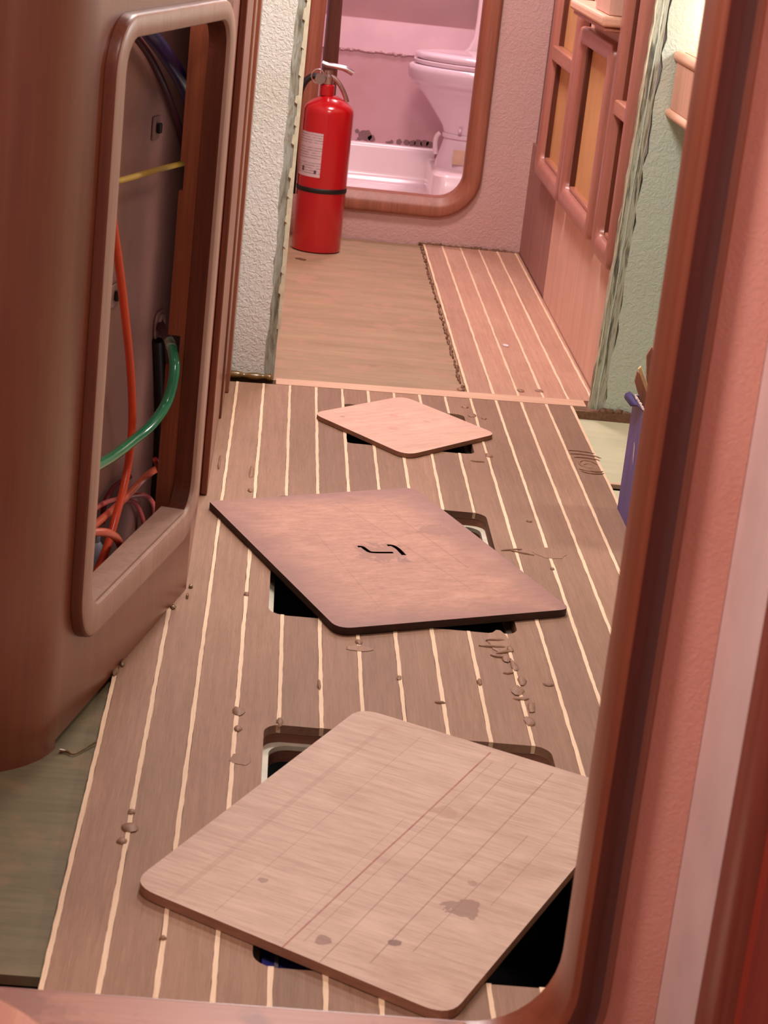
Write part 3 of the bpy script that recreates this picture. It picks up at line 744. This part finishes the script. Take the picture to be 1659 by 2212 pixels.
def locker(y0, y1, z0, z1, rails, rb, label, top_r=0, bl=.028):
    """framed locker door on the plane x=.77; y0 near, y1 far"""
    e = empty('locker_door', (.80, (y0+y1)/2, z0), label, 'locker door', 'framed locker doors on the right wall')
    st = .062
    yi0, yi1, zi0, zi1 = y0+st, y1-st, z0+.045, z1-.045
    o = rrect(y0, y1, z0, z1, (bl, bl, max(top_r, .004), max(top_r, .004)), 7)
    i = rrect(yi0, yi1, zi0, zi1, .024, 7)
    f3 = lambda a, b, h: (h, a, b)
    mb = MB(); n = len(o)
    def P(t, h): return [(h, p[0]+(q[0]-p[0])*t, p[1]+(q[1]-p[1])*t) for p, q in zip(o, i)]
    loops = [P(0, .800), P(0, .778), P(.06, .772), P(.2, .770), P(.72, .770), P(.92, .774), P(1, .781), P(1, .8115)]
    mb.loft([[L[k] for L in loops] for k in list(range(n))+[0]], closed=True, caps=False)
    fr = mb.build('frame', M['teak_lock'], e, smooth=True, ang=50)
    MB().box(.8045, .8115, yi0-.01, yi1+.01, zi0-.01, zi1+.01).build('panel', M['ochre'], e)
    for (r0, r1) in rails:
        MB().box(.773, .803, yi0-.001, yi1+.001, r0, r1).build('rail', M['teak_y'], e, bevel=.004)
    # bead moulding inside the opening
    for yy in (yi1-.012,):
        MB().box(.790, .8115, yy, yi1-.0005, zi0+.0, zi1-.0).build('bead', M['teak_dark'], fr, bevel=.003)
    MB().box(.790, .8115, yi0+.0, yi1-.0125, zi0+.0005, zi0+.012).build('bead', M['teak_y'], fr, bevel=.003)
    return e
locker(5.648, 6.235, .316, 1.30, [(.660, .702)], 0, 'farthest tall locker door with a cross rail, next to the rear bulkhead')
locker(5.008, 5.628, .322, .802, [], 0, 'middle locker door with a single opening, below the small shelf', .03)
locker(4.640, 4.935, .318, 1.30, [(.652, .688)], 0, 'nearest tall locker door with a cross rail, beside the cracked partition edge')
sh = empty('wall_shelf', (.78, 5.2, .84), 'pale wooden shelf with a small locker box above the middle locker', 'shelf')
mb = MB(); mb.box(.728, .7995, 4.945, 5.560, .846, .872); mb.build('shelf_board', M['bleach_y'], sh, bevel=.008, seg=3)
MB().box(.738, .7995, 4.955, 5.55, .834, .8455).build('moulding', M['teak_y'], sh, bevel=.004)
MB().box(.745, .7995, 4.962, 5.20, .8725, 1.2).build('box', M['veneer'], sh, bevel=.003)

# ------------------------------------------------------------------ counter on the right of the partition
ct = empty('counter', (1.2, 4.3, .68), 'bleached wooden counter front with rounded rails below the glowing wall', 'counter')
MB().box(.862, 1.60, 3.90, 4.5985, .700, .812).build('carcass', M['teak_dark'], ct)
def rail(z, r, xx): 
    mb = MB(); L = [(xx+r*1.0*math.cos(a*math.pi/8), z+r*math.sin(a*math.pi/8)) for a in range(16)]
    mb.loft([[(x, 3.90, zz) for x, zz in L], [(x, 4.5985, zz) for x, zz in L]]); return mb
rail(.8215, .0125, .8585).build('top_rail', M['bleach_y'], ct, smooth=True, ang=50)
rail(.697, .0105, .856).build('bottom_rail', M['bleach_y'], ct, smooth=True, ang=50)
MB().box(.871, 1.60, 3.90, 4.5985, .8125, .8325).build('counter_top', M['bleach_y'], ct)
ys = [4.592, 4.365, 4.14, 3.915]
for y1, y0 in zip(ys, ys[1:]):
    MB().box(.853, .8615, y0+.0025, y1-.0025, .7075, .8095).build('front_board', M['bleach'], ct, bevel=.0015)

# ------------------------------------------------------------------ cut-open cabinet on the left
A0 = Vector((-.090, 3.150)); TD = Vector((-.2180, -.9760)).normalized(); ND = Vector((.9760, -.2180)).normalized()
def fc(s_, z, d): p = A0+TD*s_+ND*d; return (p.x, p.y, z)      # s along the slanted face, d outwards
cab = empty('engine_cabinet', (-.2, 2.8, 0), 'curved teak cabinet with a rounded opening full of hoses and cables', 'cabinet')
ZT = 1.88
S0, S1, Z0, Z1, RR = .066, .572, .162, .917, .045
TH = .014
# plan of the outer skin: along y, rounded corner, slanted face (with opening), bend, front face
oi = rrect(S0-.004, S1+.004, Z0-.004, Z1+.004, RR, 6)
SE = .485*0+.640                       # end of the flat face where the bend starts
oo = rrect(-.004+.008, SE, -.002, ZT, .001, 6)
mb = MB(); mb.ring(oo, oi, -TH, 0, lambda a, b, h: fc(a, b, h))
# bend: quarter-ish turn from the slanted face to facing the camera
p_end = A0+TD*SE; R1 = .135; cen = p_end-ND*R1
a_st = math.atan2(ND.y, ND.x); loops = []
for k in range(17):
    a = a_st+(math.radians(-90)-a_st)*k/16
    o = cen+Vector((math.cos(a), math.sin(a)))*R1; q = cen+Vector((math.cos(a), math.sin(a)))*(R1-TH)
    loops.append([(o.x, o.y, -.0145), (o.x, o.y, ZT), (q.x, q.y, ZT), (q.x, q.y, -.0145)])
x_e, y_e = cen.x, cen.y-R1
loops.append([(-.93, y_e, -.0145), (-.93, y_e, ZT), (-.93, y_e+TH, ZT), (-.93, y_e+TH, -.0145)])
mb.loft(loops)
# far corner: bullnose turning to run fore and aft
c2 = A0+TD*.004-ND*.020; loops = []
for k in range(9):
    a = a_st+(0-a_st+math.radians(0))*k/8
    o = c2+Vector((math.cos(a), math.sin(a)))*.020; q = c2+Vector((math.cos(a), math.sin(a)))*.006
    loops.append([(o.x, o.y, -.002), (o.x, o.y, ZT), (q.x, q.y, ZT), (q.x, q.y, -.002)])
loops.append([(-.094, 3.66, -.002), (-.094, 3.66, ZT), (-.108, 3.66, ZT), (-.108, 3.66, -.002)])
loops.append([(-.094, 4.597, -.002), (-.094, 4.597, ZT), (-.108, 4.597, ZT), (-.108, 4.597, -.002)])
mb.loft(loops)
mb.build('side_panel', M['teak_mid'], cab, smooth=True, ang=40)
# raised rim moulding round the opening
ro = rrect(S0-.034, S1+.040, Z0-.048, Z1+.030, RR+.03, 8); ri = rrect(S0, S1, Z0, Z1, RR, 8)
def RP(t, d): return [fc(p[0]+(q[0]-p[0])*t, p[1]+(q[1]-p[1])*t, d) for p, q in zip(ro, ri)]
loops = [RP(0, .0005), RP(.02, .011), RP(.07, .0150), RP(.16, .0170), RP(.84, .0175), RP(.95, .0160), RP(.985, .0125), RP(.985, .0005)]
mb = MB(); n = len(ro); mb.loft([[L[k] for L in loops] for k in list(range(n))+[0]], closed=True, caps=False)
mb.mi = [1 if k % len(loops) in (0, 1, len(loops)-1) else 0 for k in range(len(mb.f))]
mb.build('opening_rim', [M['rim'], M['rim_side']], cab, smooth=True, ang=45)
rl = rrect(S0+.0008, S1-.0008, Z0+.0008, Z1-.0008, RR, 8); rk = rrect(S0-.0037, S1+.0037, Z0-.0037, Z1+.0037, RR+.002, 8)
MB().ring(rk, rl, -TH-.002, .0105, lambda a, b, h: fc(a, b, h)).build('inner_reveal', M['teak_dark'], cab)  # dark teak here stands in for shade on the reveal
fbx = rrect(S0+.03, S1-.03, Z0+.001, Z0+.004, .0012, 2)
MB().prism(fbx, -TH-.012, .0112, lambda a, b, h: fc(a, b, h)).build('lit_sill_strip', M['rim'], cab)  # pale strip added to paint the light from above on the lower reveal
# studs and liner seen through the opening
mb = MB()
for (s0, s1, d0, d1, z0, z1) in [(S0-.032, S0-.004, -.046, -TH-.0025, .02, .385), (S0-.032, S0-.004, -.026, -TH-.0025, .385, .432), (S0-.032, S0-.004, -.046, -TH-.0025, .432, .655), (S0-.032, S0-.004, -.040, -TH-.0025, .655, .70), (S0-.032, S0-.004, -.047, -TH-.0025, .70, 1.2)]:
    b = len(mb.v)
    for z in (z0, z1):
        for a, d in ((s0, d0), (s1, d0), (s1, d1), (s0, d1)): mb.v.append(fc(a, z, d))
    for q in ((3, 2, 1, 0), (4, 5, 6, 7), (0, 1, 5, 4), (1, 2, 6, 5), (2, 3, 7, 6), (3, 0, 4, 7)): mb.face([b+i for i in q])
mb.build('inner_stud', wood('inner_stud_teak', (112, 58, 36), (150, 86, 56), 'z', 36, .5), cab)
def fbox(s0, s1, d0, d1, z0, z1):
    mb = MB()
    for z in (z0, z1):
        for a, d in ((s0, d0), (s1, d0), (s1, d1), (s0, d1)): mb.v.append(fc(a, z, d))
    for q in ((3, 2, 1, 0), (4, 5, 6, 7), (0, 1, 5, 4), (1, 2, 6, 5), (2, 3, 7, 6), (3, 0, 4, 7)): mb.face(q)
    return mb
fbox(-.30, .66, -.125, -.107, .05, 1.6).build('inner_liner', M['liner'], cab)
fbox(-.03, .66, -.1065, -.05, -.005, .012).build('inner_floor', M['dark'], cab)
# stepped mouldings of the far casing
for (y0, y1, xo) in [(3.662, 4.20, -.0805), (4.215, 4.42, -.0760), (4.435, 4.596, -.0685)]:
    MB().box(-.0935, xo, y0, y1, .001, ZT).build('casing', M['teak'] if xo < -.07 else M['teak_mid'], cab, bevel=.0025)

def cable(name, pts, r, mat, label, cat, n=12, group=None, out=0):
    pts = [(x+ND.x*out, y+ND.y*out, z) for x, y, z in pts]
    o = MB().tube(pts, r, n, sub=8).build(name, mat, smooth=True, ang=80)
    return tag(o, label, cat, group)
cable('extension_cord', [(-0.2330, 2.7393, 0.7778), (-0.2271, 2.7656, 0.7255), (-0.2209, 2.7934, 0.6586), (-0.2103, 2.8407, 0.5797), (-0.1998, 2.8967, 0.4885), (-0.1925, 2.9571, 0.4055), (-0.1871, 2.9907, 0.3257), (-0.1872, 2.9900, 0.2675), (-0.1906, 2.9658, 0.2230), (-0.1964, 2.9305, 0.1896), (-0.2031, 2.9003, 0.1550), (-0.2129, 2.8568, 0.1254), (-0.2230, 2.8113, 0.1010), (-0.2326, 2.7683, 0.0803)],
      .0062, M['orange'], 'thick orange cord hanging down the full height of the cabinet opening', 'cord')
gh = empty('garden_hose', (-.17, 3.33, .2), 'glossy green hose curving out of the round wall fitting in the cabinet', 'hose')
gp = spline([(-0.1743, 3.2680, 0.4129), (-0.1640, 3.2316, 0.4083), (-0.1525, 3.1821, 0.4070), (-0.1428, 3.1200, 0.4089), (-0.1351, 3.0764, 0.4001), (-0.1324, 3.0611, 0.3857), (-0.1347, 3.0508, 0.3588), (-0.1424, 3.0348, 0.3328), (-0.1593, 2.9958, 0.3125), (-0.1790, 2.9443, 0.3032), (-0.2018, 2.8557, 0.3016), (-0.2229, 2.7612, 0.3088), (-0.2385, 2.6914, 0.3162)], 8)
MB().tube(gp[26:], .0082, 14, sub=1).build('hose', M['green'], gh, smooth=True, ang=80)
MB().tube(gp[20:27], .0084, 14, sub=1).build('clear_end', M['greenw'], gh, smooth=True, ang=80)
MB().tube(gp[:21], .0080, 14, sub=1).build('dark_connector', M['plum'], gh, smooth=True, ang=80)
cable('drain_hose', [(-0.1705, 3.2391, 0.3883), (-0.1648, 3.2556, 0.3346), (-0.1579, 3.2772, 0.2509), (-0.1550, 3.2900, 0.1673), (-0.1551, 3.2896, 0.0940)], .0095, M['black'], 'black hose dropping straight down beside the inner stud', 'hose', out=0.001)
cable('coolant_hose', [(-0.2295, 2.9289, 0.9175), (-0.2148, 2.9672, 0.8938), (-0.1956, 3.0534, 0.8590), (-0.1714, 3.1615, 0.8068), (-0.1528, 3.2448, 0.7498), (-0.1437, 3.2765, 0.7032), (-0.1377, 3.3036, 0.6631)], .0120, M['navy'], 'thick navy blue hose arching across the top of the opening', 'hose', out=0.016)
cable('plum_cable', [(-0.2337, 2.9468, 0.9094), (-0.2231, 2.9944, 0.8875), (-0.2037, 3.0815, 0.8489), (-0.1819, 3.1790, 0.7899), (-0.1646, 3.2565, 0.7328), (-0.1522, 3.3117, 0.6828), (-0.1451, 3.3438, 0.6339)], .0058, M['plum'], 'thin dark plum cable running just under the navy hose', 'cable')
cable('yellow_cord', [(-0.1464, 3.3472, 0.6680), (-0.1702, 3.2406, 0.6747), (-0.1925, 3.1408, 0.6796), (-0.2307, 2.9697, 0.6865), (-0.2449, 2.9060, 0.6900)], .0045, M['yellow'], 'short taut yellow cord across the cabinet back', 'cord', out=0.014)
cable('coral_cable', [(-0.1426, 3.3044, 0.1642), (-0.1543, 3.2520, 0.1722), (-0.1651, 3.2038, 0.1800), (-0.1781, 3.1227, 0.1875), (-0.1960, 3.0334, 0.1851), (-0.2111, 2.9657, 0.1842), (-0.2281, 2.8897, 0.1853), (-0.2442, 2.8172, 0.1863)], .0058, M['coral'], 'salmon cable slanting up behind the orange cord to the stud', 'cable', out=0.006)
cable('coral_loop', [(-0.2371, 2.7025, 0.2186), (-0.2282, 2.7425, 0.2142), (-0.2153, 2.7817, 0.2065), (-0.1949, 2.8180, 0.1963), (-0.1830, 2.8710, 0.1704), (-0.1777, 2.9135, 0.1382), (-0.1836, 2.9601, 0.0954), (-0.1928, 2.9652, 0.0663)], .0062, M['coral'], 'bright salmon cable loop lowest in the opening', 'cable', out=-0.007)
cable('red_cable', [(-0.1647, 3.1275, 0.2221), (-0.1523, 3.1645, 0.1773), (-0.1490, 3.1794, 0.1375), (-0.1533, 3.1602, 0.1116), (-0.1606, 3.1277, 0.0901), (-0.1677, 3.0956, 0.0689), (-0.1719, 3.0771, 0.0436)], .0042, M['redc'], 'red cable with its cut end standing upright by the stud', 'cable', out=.010)
cable('pink_cable', [(-0.2520, 2.8512, 0.1992), (-0.2405, 2.9030, 0.1979), (-0.2259, 2.9682, 0.1931), (-0.2022, 3.0745, 0.1709), (-0.1783, 3.1582, 0.1509), (-0.1648, 3.2006, 0.1254), (-0.1605, 3.2103, 0.0986), (-0.1626, 3.2010, 0.0733), (-0.1713, 3.1621, 0.0456)], .0040, M['pinkc'], 'upper pink cable arching behind the orange cord', 'cable', out=0.008)
cable('pink_cable', [(-0.1975, 3.0997, 0.1565), (-0.1852, 3.1643, 0.1349), (-0.1747, 3.2019, 0.1040), (-0.1693, 3.2169, 0.0755), (-0.1707, 3.2106, 0.0370)], .0038, M['pinkc'], 'lower pink cable arching just under the other pink one', 'cable')
cable('maroon_cable', [(-0.1935, 3.1316, 0.1872), (-0.2070, 3.0713, 0.1928), (-0.2160, 3.0308, 0.1893), (-0.2214, 3.0065, 0.1762), (-0.2217, 3.0055, 0.1479)], .0042, plain('maroon_cable', (120, 26, 30), .5), 'dark maroon cable showing in the gap left of the orange cord', 'cable')
gb = empty('grey_bottle', (-.234, 3.02, .05), 'pale grey plastic container at the bottom back of the cabinet', 'container')
MB().lathe([(.018, .013), (.0195, .017), (.0195, .12), (.017, .135), (.010, .145)], -0.2274, 2.9248, 20).build('body', M['grey'], gb, smooth=True)
MB().lathe([(.0095, .1455), (.010, .15), (.010, .160), (.008, .163)], -0.2274, 2.9248, 16).build('cap', M['grey'], gb, smooth=True)
def mount(name, s_, z, label, w_=.018):
    e = empty(name, fc(s_, z, -.1065), label, 'cable mount')
    fbox(s_-w_, s_+w_, -.1065, -.103, z-w_, z+w_).build('base', M['clip'], e, bevel=.002)
    fbox(s_-.006, s_+.006, -.1025, -.096, z-.008, z+.008).build('saddle', M['black'], e, bevel=.002)
    return e
def s_of(x, y): return (Vector((x, y))-A0).dot(TD)
mount('cable_mount', 0.0049, 0.7366, 'square cable mount on the cabinet back below the navy hose')
mount('cable_mount', 0.1653, 0.5040, 'square cable mount half hidden by the orange cord')
e = empty('hose_fitting', (-.18, 3.5, .35), 'round grommet plate where the green hose leaves the cabinet back', 'hose fitting')
sv = -0.0896; zv = 0.4117
q = rrect(sv-.030, sv+.024, zv-.028, zv+.020, .018, 6)
MB().prism(q, -.1065, -.1015, lambda a, b, h: fc(a, b, h)).build('plate', M['clip'], e, bevel=.002)
ringp = [fc(sv+.013*math.cos(a*math.pi/8), zv+.013*math.sin(a*math.pi/8), -.100) for a in range(17)]
MB().tube(ringp, .0035, 8, sub=2).build('grommet', M['clip'], e, smooth=True)

# ------------------------------------------------------------------ front doorway
wf = struct(empty('wall_front', (0, 1.65, 0)), 'salmon textured bulkhead around the front doorway', 'wall')
FX, FZ = .3315, .1195
mb = open_wall(-.93, .415, -.02, 1.645, 1.69, -.372, FX+.03, FZ-.03, 1.75, .10)
mb.build('painted_face', M['wall_salmon'], wf)
ft = struct(empty('trim_2', (0, 1.66, 0)), 'varnished teak trim with rounded corners around the front doorway', 'trim')
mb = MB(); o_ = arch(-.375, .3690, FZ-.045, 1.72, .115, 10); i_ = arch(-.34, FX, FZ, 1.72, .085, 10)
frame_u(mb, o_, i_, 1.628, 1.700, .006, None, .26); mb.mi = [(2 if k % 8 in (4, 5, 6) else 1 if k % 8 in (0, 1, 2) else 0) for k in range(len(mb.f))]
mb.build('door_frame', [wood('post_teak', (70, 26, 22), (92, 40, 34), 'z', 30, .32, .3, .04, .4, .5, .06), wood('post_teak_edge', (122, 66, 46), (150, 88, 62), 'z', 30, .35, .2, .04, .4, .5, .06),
    wood('post_teak_lit_reveal', (116, 58, 40), (146, 80, 57), 'z', 30, .32, .3, .04, .4, .5, .06)], ft, smooth=True, ang=60)  # inner reveal coloured lighter than the face to paint in the light it catches
mb = MB(); mb.prism([(-.25, FZ-.012), (.25, FZ-.012), (.25, FZ+.0012), (-.25, FZ+.0012)], 1.629, 1.699, XZ)
mb.build('sill_board', wood('sill_teak', (152, 98, 78), (180, 124, 102), 'x', 28, .45, .2, .04, .4, .4, .08, (120, 74, 62)), ft, bevel=.004)
wn = struct(MB().box(.4155, .44, 1.475, 1.70, -.02, 1.9).build('wall_near_right', M['lilac']), 'pale laminate return wall right of the front doorway', 'wall')
tn = struct(empty('trim_3', (.41, 1.44, 0)), 'dark red teak casing at the right edge of the view', 'trim')
mb = MB(); L = [(.4135, 1.474), (.4060, 1.473), (.4035, 1.468), (.4030, 1.415), (.4060, 1.407), (.4120, 1.404), (.50, 1.404), (.50, 1.474)]
mb.prism(L, -.02, 1.9, XY); mb.build('casing', wood('red_casing_teak', (110, 50, 42), (140, 70, 56), 'z', 26, .3, .4, .04, .4), tn, smooth=True, ang=50)
mb = MB(); mb.prism([(.4165, 1.403), (.4200, 1.395), (.50, 1.395), (.50, 1.4035)], -.02, 1.9, XY); mb.build('bead', wood('red_bead_teak', (126, 40, 32), (156, 62, 46), 'z', 26, .3, .4, .04, .4), tn, smooth=True, ang=50)
slab('wall_near_side', .50, .52, -1.0, 1.474, -.02, 1.9, M['lilac'], 'pale right wall beside the photographer', 'wall')
# rounded teak corner in the lower left foreground
q = [(-.55, 1.15), (-.095, 1.15)]+[(-.245+.15*math.cos(math.radians(a)), 1.345+.15*math.sin(math.radians(a))) for a in range(0, 91, 9)]+[(-.55, 1.495)]
q2 = [(x-.012, y-.012) for x, y in q]
lg = empty('step_locker', (-.3, 1.3, 0), 'rounded teak locker top corner in the lower left foreground', 'locker')
MB().prism(q2, 0, .2295, XY).build('body', M['teak_mid'], lg)
MB().prism(q, .23, .25, XY).build('top_board', M['teak_y'], lg, bevel=.006, seg=3)

# ------------------------------------------------------------------ loose hatch boards
def board(name, corners, th, rad, mat, zb, label, cat, edge):
    """corners: far-left, far-right, near-right, near-left (plan)"""
    c = [Vector(p) for p in corners]; ctr = sum(c, Vector((0, 0)))/4
    u = ((c[0]-c[3])+(c[1]-c[2])).normalized()          # long side
    ang = math.atan2(u.y, u.x)-math.pi/2
    e = empty(name, (ctr.x, ctr.y, zb), label, cat, 'loose hatch boards on the cabin floor', rot=ang)
    inv = e.matrix_world.inverted()
    loc = [inv @ Vector((p.x, p.y, zb)) for p in c]
    ring = []
    order = [3, 2, 1, 0]; pts = [loc[k] for k in order]
    for k in range(4):
        p, a, b = pts[k], pts[k-1], pts[(k+1) % 4]; r = rad[k]
        d1 = (a-p).normalized(); d2 = (b-p).normalized()
        for j in range(8):
            t_ = j/7; p1 = p+d1*r; p2 = p+d2*r
            ring.append(p1*(1-t_)**2+p*2*t_*(1-t_)+p2*t_**2)
    mw = e.matrix_world
    mb = MB(); n = len(ring); mb.loft([[mw @ Vector((p.x, p.y, h)) for p in ring] for h in (0, .0008, th-.0008, th)], mi=1)
    cx = sum(ring, Vector((0, 0, 0)))/n
    mb.mi[-1] = 0
    o = mb.build('board', [mat, edge], e)
    return e, o
edge_pale = wood('plywood_board_edge', (134, 92, 72), (164, 120, 96), 'x', 60, .7, 0, .05)
edge_dark = wood('dark_board_edge', (44, 26, 20), (72, 44, 34), 'x', 60, .7, 0, .05)
red, pen = (150, 62, 58), (128, 92, 80)
bm1 = board_mat('pale_plywood', (184, 150, 130), (212, 182, 162), 'x',
    [(.000, .0012, -.33, .31, red, .8, 0), (.014, .0008, -.30, .28, pen, .4, 0), (.045, .0009, -.33, .30, pen, .5, .01), (-.10, .0007, -.3, .3, pen, .28, 0), (.095, .0009, -.3, .3, pen, .6, 0), (.13, .0008, -.25, .1, pen, .45, -.02), (-.016, .0006, -.3, .05, pen, .35, .02), (.16, .0007, -.1, .3, pen, .4, 0), (-.155, .004, -.3, .3, (170, 130, 108), .35, 0)],
    blot=[(.135, -.125, .020, (140, 106, 92), .7), (.10, -.245, .007, (118, 84, 74), .8), (.03, -.285, .009, (136, 98, 84), .7), (.12, -.06, .006, (140, 106, 90), .4), (.02, .1, .018, (176, 138, 114), .5), (-.09, -.2, .007, (140, 108, 94), .6)], dirt=.45, dirtcol=(172, 134, 110))
b1, _ = board('hatch_board', [(.1832, 2.6867), (.5514, 2.4776), (.2575, 1.8805), (-.0973, 2.1166)], .0115, (.038, .034, .03, .034), bm1, .0014,
              'large pale plywood hatch board with a red line, nearest the camera', 'hatch board', edge_pale)
bm2 = board_mat('dark_plywood', (166, 122, 102), (198, 150, 128), 'x', [(.06, .0008, -.2, .28, (120, 84, 76), .5, .12), (-.09, .0007, -.28, .1, (124, 88, 80), .4, -.08), (.12, .001, -.1, .25, (120, 84, 76), .5, .05)],
    blot=[(.0, -.005, .045, (142, 104, 94), .55), (.02, -.05, .015, (136, 100, 92), .5), (.15, .1, .03, (134, 98, 92), .4)], dirt=.4, dirtcol=(158, 114, 100), edgeband=(.212, .327, .085, (138, 102, 98), .7), along=.3)
b2, bd2 = board('hatch_board', [(-.0739, 3.5869), (.3151, 3.7942), (.5473, 3.1749), (.1552, 2.9896)], .0125, (.030, .022, .030, .006), bm2, .0014,
              'dark brown worn hatch board with black grip slots, middle of the three', 'hatch board', edge_dark)
zb = .0014+.0125+.0002
def slot(pts, r, par):
    mb = MB(); L, Q = [], []
    P = spline([(x, y, 0) for x, y in pts], 6)
    for k, p in enumerate(P):
        d = (P[min(k+1, len(P)-1)]-P[max(k-1, 0)]).normalized(); nrm = Vector((-d.y, d.x, 0))
        L.append((p.x+nrm.x*r, p.y+nrm.y*r)); Q.append((p.x-nrm.x*r, p.y-nrm.y*r))
    mb.prism(L+Q[::-1], zb-.006, zb, XY); return mb.build('grip_slot', M['slot'], par)
slot([(.196, 3.402), (.204, 3.402), (.210, 3.390), (.218, 3.378), (.236, 3.380), (.258, 3.386)], .0040, bd2)
slot([(.249, 3.423), (.258, 3.424), (.267, 3.410), (.274, 3.388), (.277, 3.378)], .0042, bd2)
bm3 = board_mat('fresh_plywood', (204, 158, 138), (230, 188, 168), 'x', [], blot=[(.02, .06, .010, (206, 140, 130), .5), (-.05, -.02, .012, (208, 140, 130), .45), (.06, .0, .008, (196, 138, 124), .5), (-.1, .09, .005, (170, 120, 104), .6)], dirt=.25, dirtcol=(212, 160, 142))
b3, _ = board('hatch_board', [(.117, 4.2918), (.3269, 4.5167), (.5197, 4.2613), (.3119, 4.0255)], .0095, (.040, .030, .036, .036), bm3, .0014,
              'small pale pink hatch board with rounded corners, farthest from the camera', 'hatch board', edge_pale)

# ------------------------------------------------------------------ carton with offcuts
cx0, cx1, cy0, cy1, cb = .722, .86, 3.62, 3.822, -.0205
bx = empty('cardboard_box', ((cx0+cx1)/2, (cy0+cy1)/2, cb), 'tall blue cardboard box of wood scraps behind the doorway post', 'box')
t_ = .003; zt = .232
mb = MB(); mb.ring([(cx0, cy0), (cx1, cy0), (cx1, cy1), (cx0, cy1)], [(cx0+t_, cy0+t_), (cx1-t_, cy0+t_), (cx1-t_, cy1-t_), (cx0+t_, cy1-t_)], cb+.003, zt, XY)
mb.build('carton', M['carton'], bx); MB().box(cx0, cx1, cy0, cy1, cb, cb+.0028).build('bottom', M['carton'], bx)
mb = MB()
fl = [[(cx0-.0005, 3.700, zt), (cx0-.0005, cy1, zt)], [(cx0-.008, 3.73, zt+.003), (cx0-.009, cy1+.002, zt+.006)], [(cx0-.014, 3.75, zt-.002), (cx0-.017, cy1+.001, zt+.001)], [(cx0-.015, 3.77, zt-.008), (cx0-.019, cy1-.004, zt-.006)]]
for th2 in (0,):
    ups = fl; los = [[(a[0]+.002, a[1], a[2]-.003) for a in r] for r in fl]
mb.loft([ups[k]+los[k][::-1] for k in range(4)])
mb.build('flap', plain('carton_inside', (58, 52, 104), .6), bx, smooth=True, ang=60)
mb = MB()
for k in range(16):
    mb.ball((cx0+.0012, 3.64+k*.0115, zt+.0008), 1, .0028, .007, random.uniform(.0015, .004), 0, .3, 6, 4)
mb.build('torn_edge', M['card_in'], bx)
MB().prism([(3.735, .150), (3.747, .158), (3.738, .128), (3.728, .118), (3.731, .135)], cx0-.0004, cx0-.0001, lambda a, b, h: (h, a, b)).build('torn_patch', M['card_in'], bx)
def offcut(pts, y0, y1, mat, label):
    tag(MB().prism(pts, y0, y1, XZ).build('wood_offcut', mat, bevel=.0008), label, 'offcut', 'wood offcuts in the blue box')
offcut([(.800, .085), (.820, .085), (.719, .286), (.713, .290), (.711, .270), (.7185, .252)], 3.775, 3.782, M['offcut'], 'brown offcut leaning left, frontmost in the blue box')
offcut([(.812, .10), (.820, .104), (.7165, .303), (.712, .297)], 3.762, 3.770, M['tan'], 'thin pale yellow stick leaning in the blue box')
offcut([(.800, .09), (.835, .09), (.775, .26), (.737, .337), (.729, .318), (.738, .26)], 3.790, 3.797, M['offcut'], 'tallest pointed brown offcut in the blue box')
offcut([(.815, .10), (.822, .10), (.765, .29), (.748, .322), (.745, .316), (.760, .28)], 3.800, 3.806, M['bleach'], 'pale sliver standing behind the tallest offcut')

# blue container under the front hatch and small debris
jug = empty('blue_container', (.105, 2.09, -.449), 'dark blue plastic container in the bilge under the near hatch', 'container')
jb = MB().prism(rrect(.060, .150, 1.986, 2.20, .015, 4), -.4495, -.024, XY).build('body', M['blue_plastic'], jug, smooth=True, ang=50)
for x in (.076, .112):
    MB().box(x-.0022, x+.0022, 1.99, 2.195, -.0238, -.0205).build('rib', M['grey'], jb)
tag(MB().prism([(.620, 5.180), (.632, 5.176), (.634, 5.190), (.626, 5.198), (.618, 5.19)], .0006, .0035, XY).build('paint_chip', M['white_chip']), 'tiny white paint chip lying on the rear planks', 'debris')
tag(MB().prism([(.071, 6.148), (.098, 6.128), (.105, 6.138), (.085, 6.160)], -.0055, -.003, XY).build('dark_chip', M['crust']), 'small dark flake on the bare floor near the extinguisher', 'debris')
